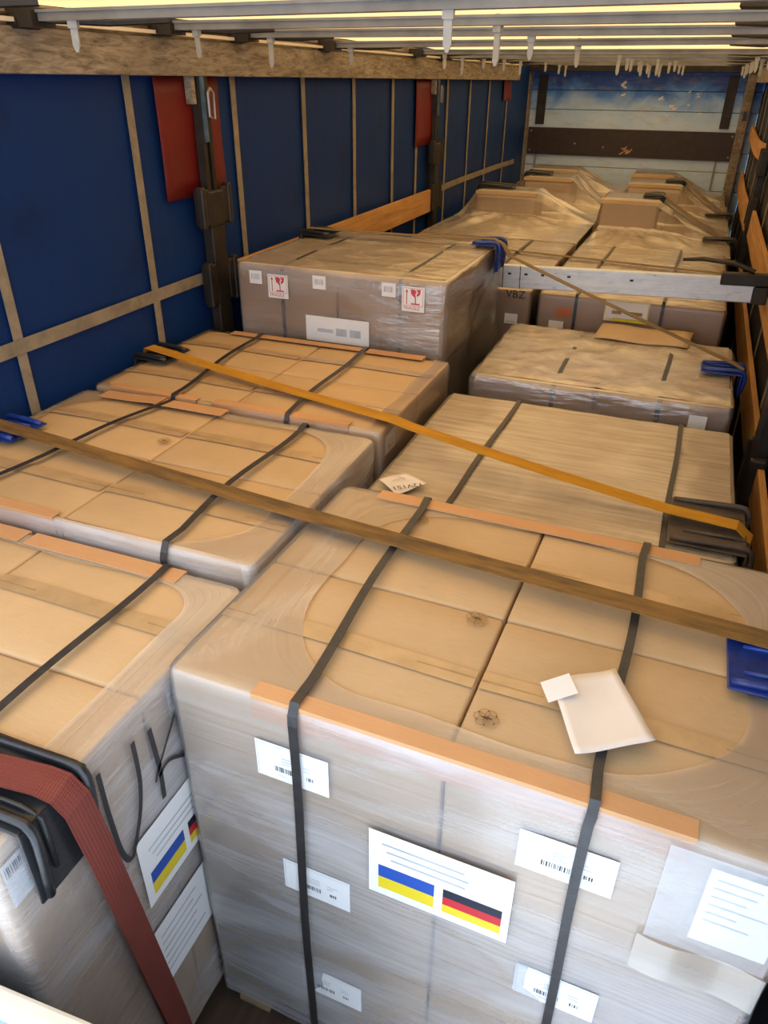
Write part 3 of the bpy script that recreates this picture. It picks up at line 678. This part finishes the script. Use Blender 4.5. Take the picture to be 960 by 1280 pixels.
# ---- nearest left load (L1)
L1, hx, hy, H, top = load('nearest left pallet load with UK written by hand on its side', -2.09, -0.878, 0.47, 1.285, 1.285, 3, 2, 2, 'card', 0, seed=2)
film_shell(L1, hx, hy, 0.10, 1.285, (0.05, 0.085, 0.05, 0.06, 0.10), 'film_side', 8, topmat='film')
cx, cy = L1.location.x, L1.location.y
xs = hx+0.0165
pl = lambda a1, b1, l: (xs+l, a1-cy, b1)
mb = MB()
stroke(mb, smooth_pts([(0.712, 1.238), (0.712, 1.133), (0.718, 1.007), (0.728, 0.958), (0.740, 0.944), (0.753, 0.955), (0.790, 1.03), (0.808, 1.10), (0.812, 1.16), (0.812, 1.224)]), pl, 0.013)
stroke(mb, smooth_pts([(0.864, 1.21), (0.871, 1.10), (0.871, 1.05), (0.868, 0.99)]), pl, 0.014)
stroke(mb, smooth_pts([(0.946, 1.175), (0.925, 1.15), (0.89, 1.11), (0.862, 1.075), (0.853, 1.058)]), pl, 0.008)
stroke(mb, smooth_pts([(0.866, 1.062), (0.89, 1.075), (0.914, 1.07), (0.96, 1.035), (1.0, 1.005)]), pl, 0.010)
mb.obj('handwritten_letters', 'ink', L1)
flag_sticker(L1, (xs, 0.757-cy, 0.735), UY, UZ, 0.306, 0.225)
s = Sheet((xs, 0.735-cy, 0.42), UY, UZ, 0.297, 0.225, ['paper', 'ink_grey']); s.lines(0.03, 0.18, 0.26, 6, 0.028, 1, 4, 0.006); s.obj('paper_sheet', L1)
carton_label(L1, (hx+0.0062, 0.945-cy, 1.165), UY, UZ, 0.10, 0.09, 5)
s = Sheet((hx+0.0062, 0.485-cy, 1.14), UY, UZ, 0.045, 0.11, ['paper', 'ink']); s.barcode(0.004, 0.075, 0.04, 0.10, 1, 3); s.obj('shipping_label', L1)
packing_strap(L1, -1.10-cx, hy, 1.285, 0.14, 0.02, 0.006, -1.10-cx, 0.018, 2)
packing_strap(L1, -1.80-cx, hy, 1.285, 0.14, 0.02, 0.006, -1.80-cx, 0.018, 5)
edge_board(L1, -1.54-cx, -1.045-cx, hy, 1.285, 1, 0.05, 0.05, 0.006); edge_board(L1, -2.07-cx, -1.56-cx, hy, 1.285, 1, 0.05, 0.05, 0.007)

# ---- second left load (L2)
L2, hx, hy, H, top = load('second left pallet load from the rear, olive strap across its cartons', -2.10, -0.872, 1.32, 2.155, 1.33, 3, 2, 2, 'card', 0, seed=4)
film_shell(L2, hx, hy, 0.10, 1.33, (0.04, 0.085, 0.012, 0.05, 0.20), 'film_side', 14, topmat='film')
cx, cy = L2.location.x, L2.location.y
packing_strap(L2, -1.125-cx, hy, 1.33, 0.14, 0.02, 0.012, -1.135-cx, 0.018, 2)
packing_strap(L2, -1.85-cx, hy, 1.33, 0.14, 0.02, 0.012, -1.70-cx, 0.018, 6)
edge_board(L2, -2.09-cx, -1.50-cx, -hy, 1.33, -1, 0.03, 0.06, 0.006)
edge_board(L2, -1.99-cx, -1.72-cx, hy, 1.33, 1, 0.06, 0.04, 0.010, bend=0.012); edge_board(L2, -1.74-cx, -1.45-cx, hy, 1.33, 1, 0.055, 0.04, 0.014)
printed_mark(L2, -1.52-cx, 1.86-cy, 1.339, 0.022)
mb = MB(); stroke(mb, [(0.02*math.cos(q*0.4), 0.035*math.sin(q*0.4)) for q in range(17)], lambda a1, b1, l: (hx+0.0045, 0.22+a1, 1.20+b1), 0.003); mb.obj('printed_ring', 'ink_brown', L2)

# ---- third left load (L3)
L3, hx, hy, H, top = load('third left pallet load from the rear, yellow strap across, tall fragile load behind', -2.10, -0.868, 2.20, 3.02, 1.335, 3, 2, 2, 'card', 0, seed=5)
film_shell(L3, hx, hy, 0.10, 1.335, (0.03, 0.06, 0.012, 0.012, 0.05), 'film_light', 21)
cx, cy = L3.location.x, L3.location.y
packing_strap(L3, -1.23-cx, hy, 1.335, 0.14, 0.02, 0.008, -1.26-cx, 0.018, 3)
packing_strap(L3, -1.72-cx, hy, 1.335, 0.14, 0.02, 0.008, -1.80-cx, 0.018, 7)
edge_board(L3, -2.02-cx, -1.62-cx, -hy, 1.335, -1, 0.03, 0.05, 0.006); edge_board(L3, -1.55-cx, -0.99-cx, -hy, 1.335, -1, 0.04, 0.04, 0.008)
edge_board(L3, -1.95-cx, -1.28-cx, hy, 1.335, 1, 0.04, 0.04, 0.008); edge_board(L3, -1.25-cx, -0.98-cx, hy, 1.335, 1, 0.05, 0.04, 0.008)
carton_label(L3, (hx+0.0065, -hy+0.03, 1.235), UY, UZ, 0.10, 0.075, 8)

# ---- second right load (R2): top fully filmed
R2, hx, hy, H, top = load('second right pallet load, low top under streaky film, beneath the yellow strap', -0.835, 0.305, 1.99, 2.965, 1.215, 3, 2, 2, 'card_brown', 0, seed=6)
film_shell(R2, hx, hy, 0.10, 1.215, None, 'film_light', 31, topfull=True, topmat='film_top')
cx, cy = R2.location.x, R2.location.y
packing_strap(R2, -0.555-cx, hy, 1.215, 0.14, 0.018, 0.003, -0.535-cx, 0.014, 2); packing_strap(R2, 0.10-cx, hy, 1.215, 0.14, 0.018, 0.003, 0.115-cx, 0.014, 3)

# ---- third right load (R3): heavily wrapped, rounded
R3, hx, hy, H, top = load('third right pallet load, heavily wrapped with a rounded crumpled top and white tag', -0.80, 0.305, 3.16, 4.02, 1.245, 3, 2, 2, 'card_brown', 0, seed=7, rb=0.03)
film_shell(R3, hx, hy, 0.10, 1.245, None, 'film_crinkle', 41, topfull=True, topamp=0.010, wr=0.02, topmat='film_cream')
cx, cy = R3.location.x, R3.location.y
packing_strap(R3, -0.43-cx, hy, 1.245, 0.14, 0.02, 0.004, -0.42-cx, 0.004, 2); packing_strap(R3, 0.02-cx, hy, 1.245, 0.14, 0.02, 0.004, 0.03-cx, 0.004, 3)
s = Sheet((0.145-cx, -hy-0.032, 1.125), UX, UZ, 0.07, 0.085, ['paper', 'ink_grey']); s.obj('white_tag', R3)
mb = MB(); mb.box((0.175-cx, -hy-0.032, 0.85), (0.190-cx, -hy-0.029, 1.124)); mb.obj('tag_strap', 'strap', R3)
mb = MB(); mb.grid(lambda s, t: (-0.36+0.46*s-cx+0.02*t, hy-0.13+0.22*t, 1.262+0.018*t+0.004*math.sin(s*9)), 10, 4); q = mb.obj('loose_sheet', 'card_pale', R3, smooth=True); q.modifiers.new('s', 'SOLIDIFY').thickness = 0.003

# ---- tall fragile load (L4)
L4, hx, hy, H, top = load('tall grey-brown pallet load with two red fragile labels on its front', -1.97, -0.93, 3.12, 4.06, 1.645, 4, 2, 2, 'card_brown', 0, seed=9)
film_shell(L4, hx, hy, 0.10, 1.645, None, 'film_crinkle', 51, topfull=True, wr=0.012, topmat='film_cream')
cx, cy = L4.location.x, L4.location.y
yf = -hy-0.0075
for x0, w, h, z0, tl in ((-1.796, 0.105, 0.108, 1.505, 0), (-1.126, 0.105, 0.108, 1.513, 0)):
    s = Sheet((x0-cx, yf-0.012, z0), UX, UZ, w, h, ['paper', 'red_ink'])
    for (q0, q1, q2, q3) in ((0.006, 0.025, 0.099, 0.0265), (0.006, 0.1005, 0.099, 0.102), (0.006, 0.025, 0.0075, 0.102), (0.0975, 0.025, 0.099, 0.102)): s.rect(q0, q1, q2, q3, 1)
    s.rect(0.0205, 0.031, 0.0245, 0.085, 1); s.poly([(0.016, 0.084), (0.029, 0.084), (0.0225, 0.097)], 1)
    s.poly([(0.040, 0.097), (0.044, 0.075), (0.060, 0.062), (0.066, 0.062), (0.062, 0.078), (0.070, 0.085), (0.060, 0.097)], 1)
    s.poly([(0.066, 0.097), (0.076, 0.084), (0.068, 0.076), (0.071, 0.066), (0.084, 0.076), (0.088, 0.097)], 1)
    s.rect(0.061, 0.036, 0.066, 0.064, 1); s.rect(0.043, 0.031, 0.084, 0.037, 1)
    s.text('FRAGILE', 0.0085, 0.008, 0.0205, 1); s.obj('fragile_label', L4, 'white label with red arrow, red glass and the word FRAGILE')
for x0, z0 in ((-1.893, 1.562), (-1.563, 1.567), (-1.222, 1.567)):
    s = Sheet((x0-cx, yf-0.011, z0), UX, UZ, 0.066, 0.06, ['paper', 'ink_grey']); s.barcode(0.01, 0.02, 0.055, 0.045, 1, int(-x0*50)); s.obj('small_label', L4)
s = Sheet((-1.605-cx, yf-0.012, 1.325), UX, UZ, 0.322, 0.118, ['paper', 'ink_grey']); s.rect(0.06, 0.045, 0.14, 0.062, 1); s.rect(0.155, 0.035, 0.21, 0.07, 1); s.rect(0.225, 0.035, 0.28, 0.07, 1); s.obj('address_sheet', L4)
packing_strap(L4, -1.728-cx, hy, 1.645, 0.14, 0.018, 0.003, -1.728-cx, 0.004, 2); packing_strap(L4, -1.140-cx, hy, 1.645, 0.14, 0.018, 0.003, -1.14-cx, 0.004, 5)
# loose film sail off its right back corner down to the low edge
mb = MB(); mb.grid(lambda s, t: (hx+0.012+0.06*(1-t)*s+0.012*math.sin(t*14+s*4)*s, -hy+0.35+0.52*s, 0.95+(1.62-0.95-0.34*(1-s))*t), 14, 16, 0, lambda s, t: (s*2, t))
mb.obj('loose_film', 'film_light', L4, smooth=True)

# ---- the pair behind the aluminium bar (L5, R4)
def pen(parent, word, org, size):
    vs, fs = text_polys(word); mb = MB(); mb.add([(org[0]+p[0]*size, org[1], org[2]+p[1]*size) for p in vs], fs); return mb.obj('handwritten_mark', 'ink', parent)
L5, hx, hy, H, top = load('left of the two brown loads behind the aluminium bar', -1.95, -0.765, 4.23, 5.75, 1.375, 3, 2, 3, 'card_brown', 0, seed=11)
film_shell(L5, hx, hy, 0.10, 1.375, None, 'film_light', 61, topfull=True, topmat='film_cream'); cx, cy = L5.location.x, L5.location.y
s = Sheet((-0.90-cx, -hy-0.0145, 1.19), UX, UZ, 0.075, 0.058, ['paper_cream', 'ink_grey']); s.rect(0.008, 0.01, 0.06, 0.014, 1); s.obj('shipping_label', L5)
pen(L5, 'VBZ', (-0.905-cx, -hy-0.014, 1.338), 0.062)
packing_strap(L5, -1.07-cx, hy, 1.375, 0.14, 0.02, 0.002, -1.07-cx, 0.012, 1)
R4, hx, hy, H, top = load('right of the two brown loads behind the aluminium bar, small placard on its front', -0.715, 0.255, 4.23, 5.75, 1.375, 3, 2, 3, 'card_brown', 0, seed=12)
film_shell(R4, hx, hy, 0.10, 1.375, None, 'film_light', 71, topfull=True, topmat='film_cream'); cx, cy = R4.location.x, R4.location.y
packing_strap(R4, -0.51-cx, hy, 1.375, 0.14, 0.016, 0.002, -0.48-cx, 0.012, 1); packing_strap(R4, -0.055-cx, hy, 1.375, 0.14, 0.016, 0.002, -0.03-cx, 0.018, 2)
s = Sheet((-0.352-cx, -hy-0.0145, 1.268), UX, UZ, 0.232, 0.112, ['pale_yellow', 'paper_cream', 'ink_brown', 'flag_yellow']); s.rect(0.008, 0.016, 0.224, 0.106, 1); s.rect(0.04, 0.04, 0.09, 0.058, 2, 2); s.rect(0.12, 0.04, 0.2, 0.058, 2, 2); s.rect(0.05, 0.0, 0.232, 0.018, 3); s.obj('yellow_placard', R4)
s = Sheet((-0.645-cx, -hy-0.0145, 1.175), UX, UZ, 0.082, 0.06, ['paper_cream', 'ink_grey']); s.obj('shipping_label', R4)
mb = MB()
for q in range(5): mb.box((-0.62-cx+0.003*q, -hy-0.0145, 1.258+0.012*q), (-0.53-cx, -hy-0.0138, 1.266+0.012*q))
mb.obj('orange_stamp', 'orange', R4)

# ---- six loads at the front, each with a carton on top under a tent of film
def tent(label, x0, x1, y0, y1, zt, bx0, bx1, by0, by1, bz, seed):
    t, hx, hy, H, top = load(label, x0, x1, y0, y1, zt, 3, 2, 2, 'card', 0, tape=False, seed=seed)
    cx, cy = t.location.x, t.location.y; a0, a1, c0, c1 = bx0-cx, bx1-cx, by0-cy, by1-cy
    link('top_carton', rbox('top_carton', (a1-a0, c1-c0, bz-zt-0.006), 'card_brown', seed % 3, r=0.012), t, ((a0+a1)/2, (c0+c1)/2, (bz+zt)/2+0.002))
    lid = MB(); lid.box((a0-0.006, c0-0.006, bz-0.001), (a1+0.006, c1+0.006, bz+0.004)); lid.box((a0-0.007, c0-0.007, bz-0.022), (a1+0.007, c0-0.003, bz+0.004)); lid.obj('carton_lid', 'card_pale', t)
    ex, ey = hx+0.012, hy+0.012
    def hgt(x, y):
        dx = max(a0-x, 0, x-a1); dy = max(c0-y, 0, y-c1)
        gx = dx/max(0.05, (a0+ex) if x < a0 else (ex-a1)); gy = dy/max(0.05, (c0+ey) if y < c0 else (ey-c1))
        g = min(1, (gx**1.6+gy**1.6)**(1/1.6)); top_ = bz-zt
        an = math.atan2((y-(c0+c1)/2)*0.8, x-(a0+a1)/2)
        w = (0.016*noise.noise(Vector((x*5+seed, y*5, 1)))+0.040*(0.25-abs(noise.noise(Vector((math.cos(an)*4.5+seed, math.sin(an)*4.5, g*0.8)))))*1.6)*min(1, g*5)*(1-g)
        return zt+0.012+top_*(1-min(1, gx))**(1.35+0.5*min(1, gy*3))*(0.20*(1-min(1, gy))+0.80*max(0, 1-dy/0.03) if y < c0 else (1-min(1, gy))**2.2)+w+0.002
    mb = MB(); nx_, ny_ = 44, 64
    def fx(s, t2): return (-ex+2*ex*s, -ey+2*ey*t2, hgt(-ex+2*ex*s, -ey+2*ey*t2))
    mb.grid(fx, nx_, ny_, 0, lambda s, t2: (2*ex*s, 2*ey*t2))
    P = rrect(0, 0, ex, ey, 0.02, 80)    # skirt down the sides
    o = len(mb.v)
    for zz in (zt+0.012, zt-0.25, 0.6): mb.v += [(x, y, zz) for x, y in P]
    for k in range(2):
        for j in range(80):
            j2 = (j+1) % 80; mb.uv[len(mb.f)] = [(j*.05, k*.3), (j*.05+.05, k*.3), (j*.05+.05, k*.3+.3), (j*.05, k*.3+.3)]
            mb.f.append((o+k*80+j, o+k*80+j2, o+(k+1)*80+j2, o+(k+1)*80+j)); mb.mi.append(0)
    mb.obj('draped_film', 'drape', t, smooth=True); return t
tent('left front load nearest the aluminium bar, carton on top under draped film', -1.95, -0.77, 5.82, 7.25, 1.36, -1.78, -1.27, 6.75, 7.12, 1.575, 1)
tent('middle of the three draped loads on the left by the headboard', -1.95, -0.78, 7.32, 8.75, 1.33, -1.60, -1.15, 7.85, 8.35, 1.585, 2)
tent('left draped load against the headboard', -1.95, -0.80, 8.82, 10.25, 1.31, -1.83, -1.33, 9.3, 9.75, 1.525, 3)
tent('right front load nearest the aluminium bar, carton on top under draped film', -0.72, 0.285, 5.82, 7.20, 1.335, -0.69, -0.265, 6.45, 6.90, 1.60, 4)
tent('middle of the three draped loads on the right by the headboard', -0.72, 0.29, 7.27, 8.75, 1.30, -0.62, -0.155, 7.95, 8.40, 1.565, 5)
tent('right draped load against the headboard', -0.74, 0.28, 8.82, 10.25, 1.27, -0.76+0.05, -0.285, 9.35, 9.8, 1.51, 6)

# ------------------------------------------------------------ aluminium load bar
lb = thing('load_bar', 'scratched aluminium load bar across the trailer behind the tall load', 'bar', (-0.86, 4.135, 1.475), 0)
lb.rotation_euler = (0, math.radians(-1.9), 0)
q = MB(); q.box((-1.22, -0.02, -0.06), (1.215, 0.02, 0.06)); bevel(q.obj('beam', 'alu', lb), 0.006)
for zz in (-0.025, 0.03):
    q = MB(); q.box((-1.21, -0.0225, zz-0.004), (1.17, -0.0195, zz+0.004)); q.obj('beam_rib', 'alu', lb)
for x in (-0.02, 0.07, 0.16, 0.30, 0.62):
    q = MB(); q.box((x, -0.0235, 0.012), (x+0.018, -0.021, 0.022)); q.obj('slot', 'steel_dark', lb)
for x in (-0.05, 0.045):
    q = MB(); q.box((x, -0.0225, -0.059), (x+0.004, -0.0195, 0.059)); q.obj('splice_line', 'steel_dark', lb)
q = MB(); q.box((1.05, -0.030, 0.022), (1.275, 0.03, 0.078)); q.box((1.205, -0.032, -0.064), (1.275, 0.03, 0.02)); bevel(q.obj('end_bracket', 'steel_dark', lb), 0.006)
q = MB(); q.box((-1.275, -0.034, -0.06), (-1.19, 0.03, 0.075)); bevel(q.obj('end_bracket', 'steel_dark', lb), 0.006)
q = MB(); q.tube([(1.20, 0.0, 0.085), (1.10, 0.02, 0.12), (0.95, 0.06, 0.125), (0.86, 0.08, 0.115)], [0.012, 0.012, 0.011, 0.008], 8); q.obj('release_lever', 'steel_dark', lb)

# ------------------------------------------------------------ edge protectors
def protector(label, mat, loc_, side, w=0.19, top=0.17, down=0.14, rotz=0.0, name='edge_protector', group='plastic strap edge protectors'):
    """L shaped corner guard: top plate runs inward from the edge, flange hangs outside; side=+1 edge to the right"""
    t = thing(name, label, 'edge protector', loc_, rotz, group); th = 0.006
    def P(x0, y0, z0, x1, y1, z1): q = MB(); q.box((min(side*x0, side*x1), y0, z0), (max(side*x0, side*x1), y1, z1)); return q
    bevel(P(-top, -w/2, 0, th, w/2, th).obj('top_plate', mat, t), 0.003)
    bevel(P(0, -w/2, -down, th, w/2, th).obj('side_flange', mat, t), 0.003)
    for y in (-w/2+0.018, w/2-0.018):
        pts = [(-side*top*0.96, y, th+0.002), (-side*0.03, y, th+0.012), (side*(th+0.004), y, th+0.004), (side*(th+0.014), y, -0.03), (side*(th+0.002), y, -down*0.95)]
        q = MB(); q.tube(smooth_pts(pts, 3), 0.0095, 8); q.obj('rib', mat, t, smooth=True)
    for y in (-w*0.22, w*0.22):
        q = MB(); q.tube([(-side*top*0.8, y, th+0.001), (-side*0.03, y, th+0.006), (side*(th+0.003), y, 0), (side*(th+0.003), y, -down*0.7)], 0.006, 6); q.obj('inner_rib', mat, t, smooth=True)
    return t
E_ = 0.020
protector('large black corner protector under the maroon strap', 'black_pl', (-0.853, 0.600, 1.300), 1, 0.165, 0.26, 0.185)
protector('dark corner protector at the left end of the yellow strap', 'black_pl', (-2.112, 2.575, 1.352), -1, 0.19, 0.15, 0.12)
protector('blue corner protector at the left end of the olive strap', 'blue_pl', (-2.112, 1.715, 1.347), -1, 0.17, 0.15, 0.12)
protector('blue corner protector at the right end of the olive strap', 'blue_pl', (0.405, 1.385, 1.348), 1, 0.20, 0.16, 0.12)
protector('wide brown-grey corner protector under the right end of the yellow strap', 'brown_pl', (0.324, 2.155, 1.234), 1, 0.29, 0.215, 0.14)
protector('bright blue corner protector on the crumpled load, right side', 'blue_pl', (0.335, 3.575, 1.275), 1, 0.14, 0.17, 0.10)
protector('blue corner protector on top of the tall fragile load', 'blue_pl', (-0.905, 3.955, 1.668), 1, 0.17, 0.13, 0.13)
protector('black corner protector on the far left edge of the tall fragile load', 'black_pl', (-1.955, 3.86, 1.668), -1, 0.17, 0.16, 0.12)
protector('black corner protector on the nearest right tented carton', 'black_pl', (-0.255, 6.66, 1.622), 1, 0.20, 0.14, 0.10)
protector('black corner protector on the middle right tented carton', 'black_pl', (-0.146, 8.15, 1.586), 1, 0.20, 0.16, 0.09)
protector('black corner protector on the nearest left tented carton', 'black_pl', (-1.79, 6.95, 1.597), -1, 0.18, 0.30, 0.08)
protector('black corner protector on the middle left tented carton', 'black_pl', (-1.612, 8.08, 1.607), -1, 0.20, 0.24, 0.14)

# ------------------------------------------------------------ lashing straps
def lash(label, mat, pts, w=0.05, wd=None, th=0.003, name='lashing_strap', sub=False):
    P = [Vector(p) for p in pts]; d = P[-1]-P[0]; wv = Vector((-d.y, d.x, 0)).normalized() if wd is None else Vector(wd)
    pp = smooth_pts([tuple(p) for p in P], 3) if sub else pts
    mb = MB(); mb.ribbon([(p, wv) for p in pp], w, th); return tag(mb.obj(name, mat), label, 'strap', 'lashing straps over the loads')
def sagline(p, q, n=10, dz=0.0): return [tuple(p[i]+(q[i]-p[i])*k/n+(dz*math.sin(math.pi*k/n) if i == 2 else 0) for i in range(3)) for k in range(n+1)]
lash('yellow lashing strap over the third left load and the low right load', 'yellow',
     [(-2.128, 2.61, 0.4), (-2.132, 2.585, 1.33)]+[(-2.112, 2.58, 1.378)]+sagline((-1.96, 2.55, 1.372), (-0.85, 2.285, 1.358), 10, -0.006)+sagline((-0.78, 2.27, 1.348), (0.10, 2.17, 1.262), 8, -0.004)+[(0.30, 2.145, 1.262), (0.346, 2.14, 1.225), (0.352, 2.14, 1.10), (0.40, 2.15, 0.3)], 0.058)
lash('olive-brown lashing strap over the second left and nearest right loads', 'olive',
     [(-2.128, 1.72, 0.4), (-2.132, 1.70, 1.32), (-2.11, 1.698, 1.374)]+sagline((-1.95, 1.685, 1.370), (0.25, 1.455, 1.372), 16, -0.012)+[(0.405, 1.44, 1.374), (0.428, 1.437, 1.33), (0.43, 1.44, 1.1), (0.435, 1.45, 0.3)], 0.062)
lash('thin grey lashing strap from the tall load down to the crumpled load', 'grey_web',
     [(-1.978, 3.86, 1.2), (-1.980, 3.86, 1.66), (-1.95, 3.862, 1.692), (-1.4, 3.90, 1.688), (-0.93, 3.955, 1.692), (-0.885, 3.953, 1.672)]+sagline((-0.84, 3.93, 1.62), (0.30, 3.60, 1.302), 10, -0.004)+[(0.345, 3.58, 1.285), (0.365, 3.575, 1.20), (0.395, 3.575, 0.5)], 0.045)
lash('maroon lashing strap with a dotted weave at the lower left corner', 'maroon',
     [(-2.126, 0.50, 0.8), (-2.126, 0.50, 1.30), (-2.08, 0.502, 1.322), (-1.3, 0.555, 1.326), (-0.98, 0.60, 1.326), (-0.88, 0.612, 1.325), (-0.846, 0.618, 1.312), (-0.826, 0.625, 1.27), (-0.825, 0.645, 1.10), (-0.832, 0.69, 0.70), (-0.838, 0.735, 0.30), (-0.84, 0.75, 0.12)], 0.062, (0, 1, 0), 0.004)
lash('thin brown strap lying across both brown loads behind the bar', 'grey_web', [(-1.94, 5.32, 1.405)]+sagline((-1.5, 5.28, 1.399), (0.12, 5.08, 1.397), 8)+[(0.24, 5.06, 1.397), (0.285, 5.05, 1.36), (0.30, 5.05, 0.9)], 0.045)
lash('thin dark strap slanting from the nearest right tented carton to the right edge', 'grey_web', [(-0.40, 6.72, 1.635), (-0.26, 6.66, 1.646), (-0.225, 6.645, 1.625)]+sagline((-0.19, 6.62, 1.60), (0.26, 6.40, 1.375), 6)+[(0.315, 6.38, 1.33), (0.33, 6.38, 0.9)], 0.035)
lash('thin dark strap slanting from the middle right tented carton to the right edge', 'grey_web', [(-0.30, 8.2, 1.60), (-0.15, 8.15, 1.61), (-0.115, 8.14, 1.59)]+sagline((-0.08, 8.12, 1.57), (0.27, 7.95, 1.345), 6)+[(0.325, 7.93, 1.29), (0.34, 7.93, 0.9)], 0.035)
for y, z, lab in ((6.38, 1.372, 'black strap hook guard at the edge of the nearest right tented load'), (7.93, 1.338, 'black strap hook guard at the edge of the middle right tented load')):
    protector(lab, 'black_pl', (0.318, y, z), 1, 0.10, 0.22, 0.07)

# ------------------------------------------------------------ loose papers
def paper(name, label, pts, z, mat, mb_extra=None, folds=0.012, th=0.0008):
    n = 10; mb = MB(); A, B, C_, D = [Vector((*p, z)) for p in pts]
    def fn(s, t):
        p = (A*(1-s)+B*s)*(1-t)+(D*(1-s)+C_*s)*t; e = (2*s-1)**4*0.6+(2*t-1)**4*0.5
        return p+Vector((0, 0, 0.003+folds*e*0.6+0.003*math.sin(s*4+t*5)))
    mb.grid(fn, n, n); o = mb.obj(name, [mat], smooth=True); o.modifiers.new('s', 'SOLIDIFY').thickness = th
    tag(o, label, 'paper'); return o
nt_ = paper('paper_note', 'creased white paper note lying on the nearest right load', [(-0.088, 1.165), (-0.012, 0.992), (0.120, 1.075), (0.030, 1.250)], 1.352, 'paper_cream')
mb = MB(); mb.grid(lambda s, t: (-0.106+0.05*s+0.026*t, 1.150+0.035*s-0.05*t, 1.3600+0.012*s), 4, 4); mb.obj('folded_corner', 'paper', nt_, smooth=True)
mb = MB()
for k in range(5):
    for j in range(3): mb.xbox(Matrix.Translation((-0.006+0.026*k-0.009*j*0, 1.198-0.016*j+0.011*k, 1.3475)) @ Matrix.Rotation(0.42, 4, 'Z'), (0.018, 0.004, 0.0006))
None
n2 = paper('paper_slip', 'small white paper slip with pen writing, on the low streaky-film load', [(-0.812, 2.046), (-0.722, 1.975), (-0.650, 2.078), (-0.745, 2.135)], 1.236, 'paper_cream', folds=0.004)
vs, fs = text_polys('Y2V151'); mb = MB(); ang = math.radians(180+38); ca, sa = math.cos(ang), math.sin(ang)
mb.add([(-0.667+(p[0]*ca-p[1]*sa)*0.034, 2.074+(p[0]*sa+p[1]*ca)*0.034, 1.2448) for p in vs], [tuple(q) for q in fs]); mb.obj('pen_writing', 'ink', n2)
mb = MB(); P_ = lambda a1, b1, l: (a1, b1, 1.2446)
stroke(mb, [(-0.765, 2.05), (-0.735, 2.085)], P_, 0.003); stroke(mb, [(-0.76, 2.085), (-0.725, 2.075)], P_, 0.003); mb.obj('pen_cross', 'ink_grey', n2)

# ------------------------------------------------------------ rim at the lower left, rear edge
rp = thing('tailgate_panel', 'cream-edged grey-blue panel rim at the bottom left corner', 'panel', (-0.80, 0.410, 0), math.radians(3))
q = MB(); q.box((-1.2, -0.02, 0.955), (0.55, 0.012, 1.015)); bevel(q.obj('rim', 'cream_rim', rp), 0.008)
q = MB(); q.box((-1.2, -0.016, 0.0), (0.55, 0.006, 0.955)); q.obj('panel', 'panel_blue', rp)
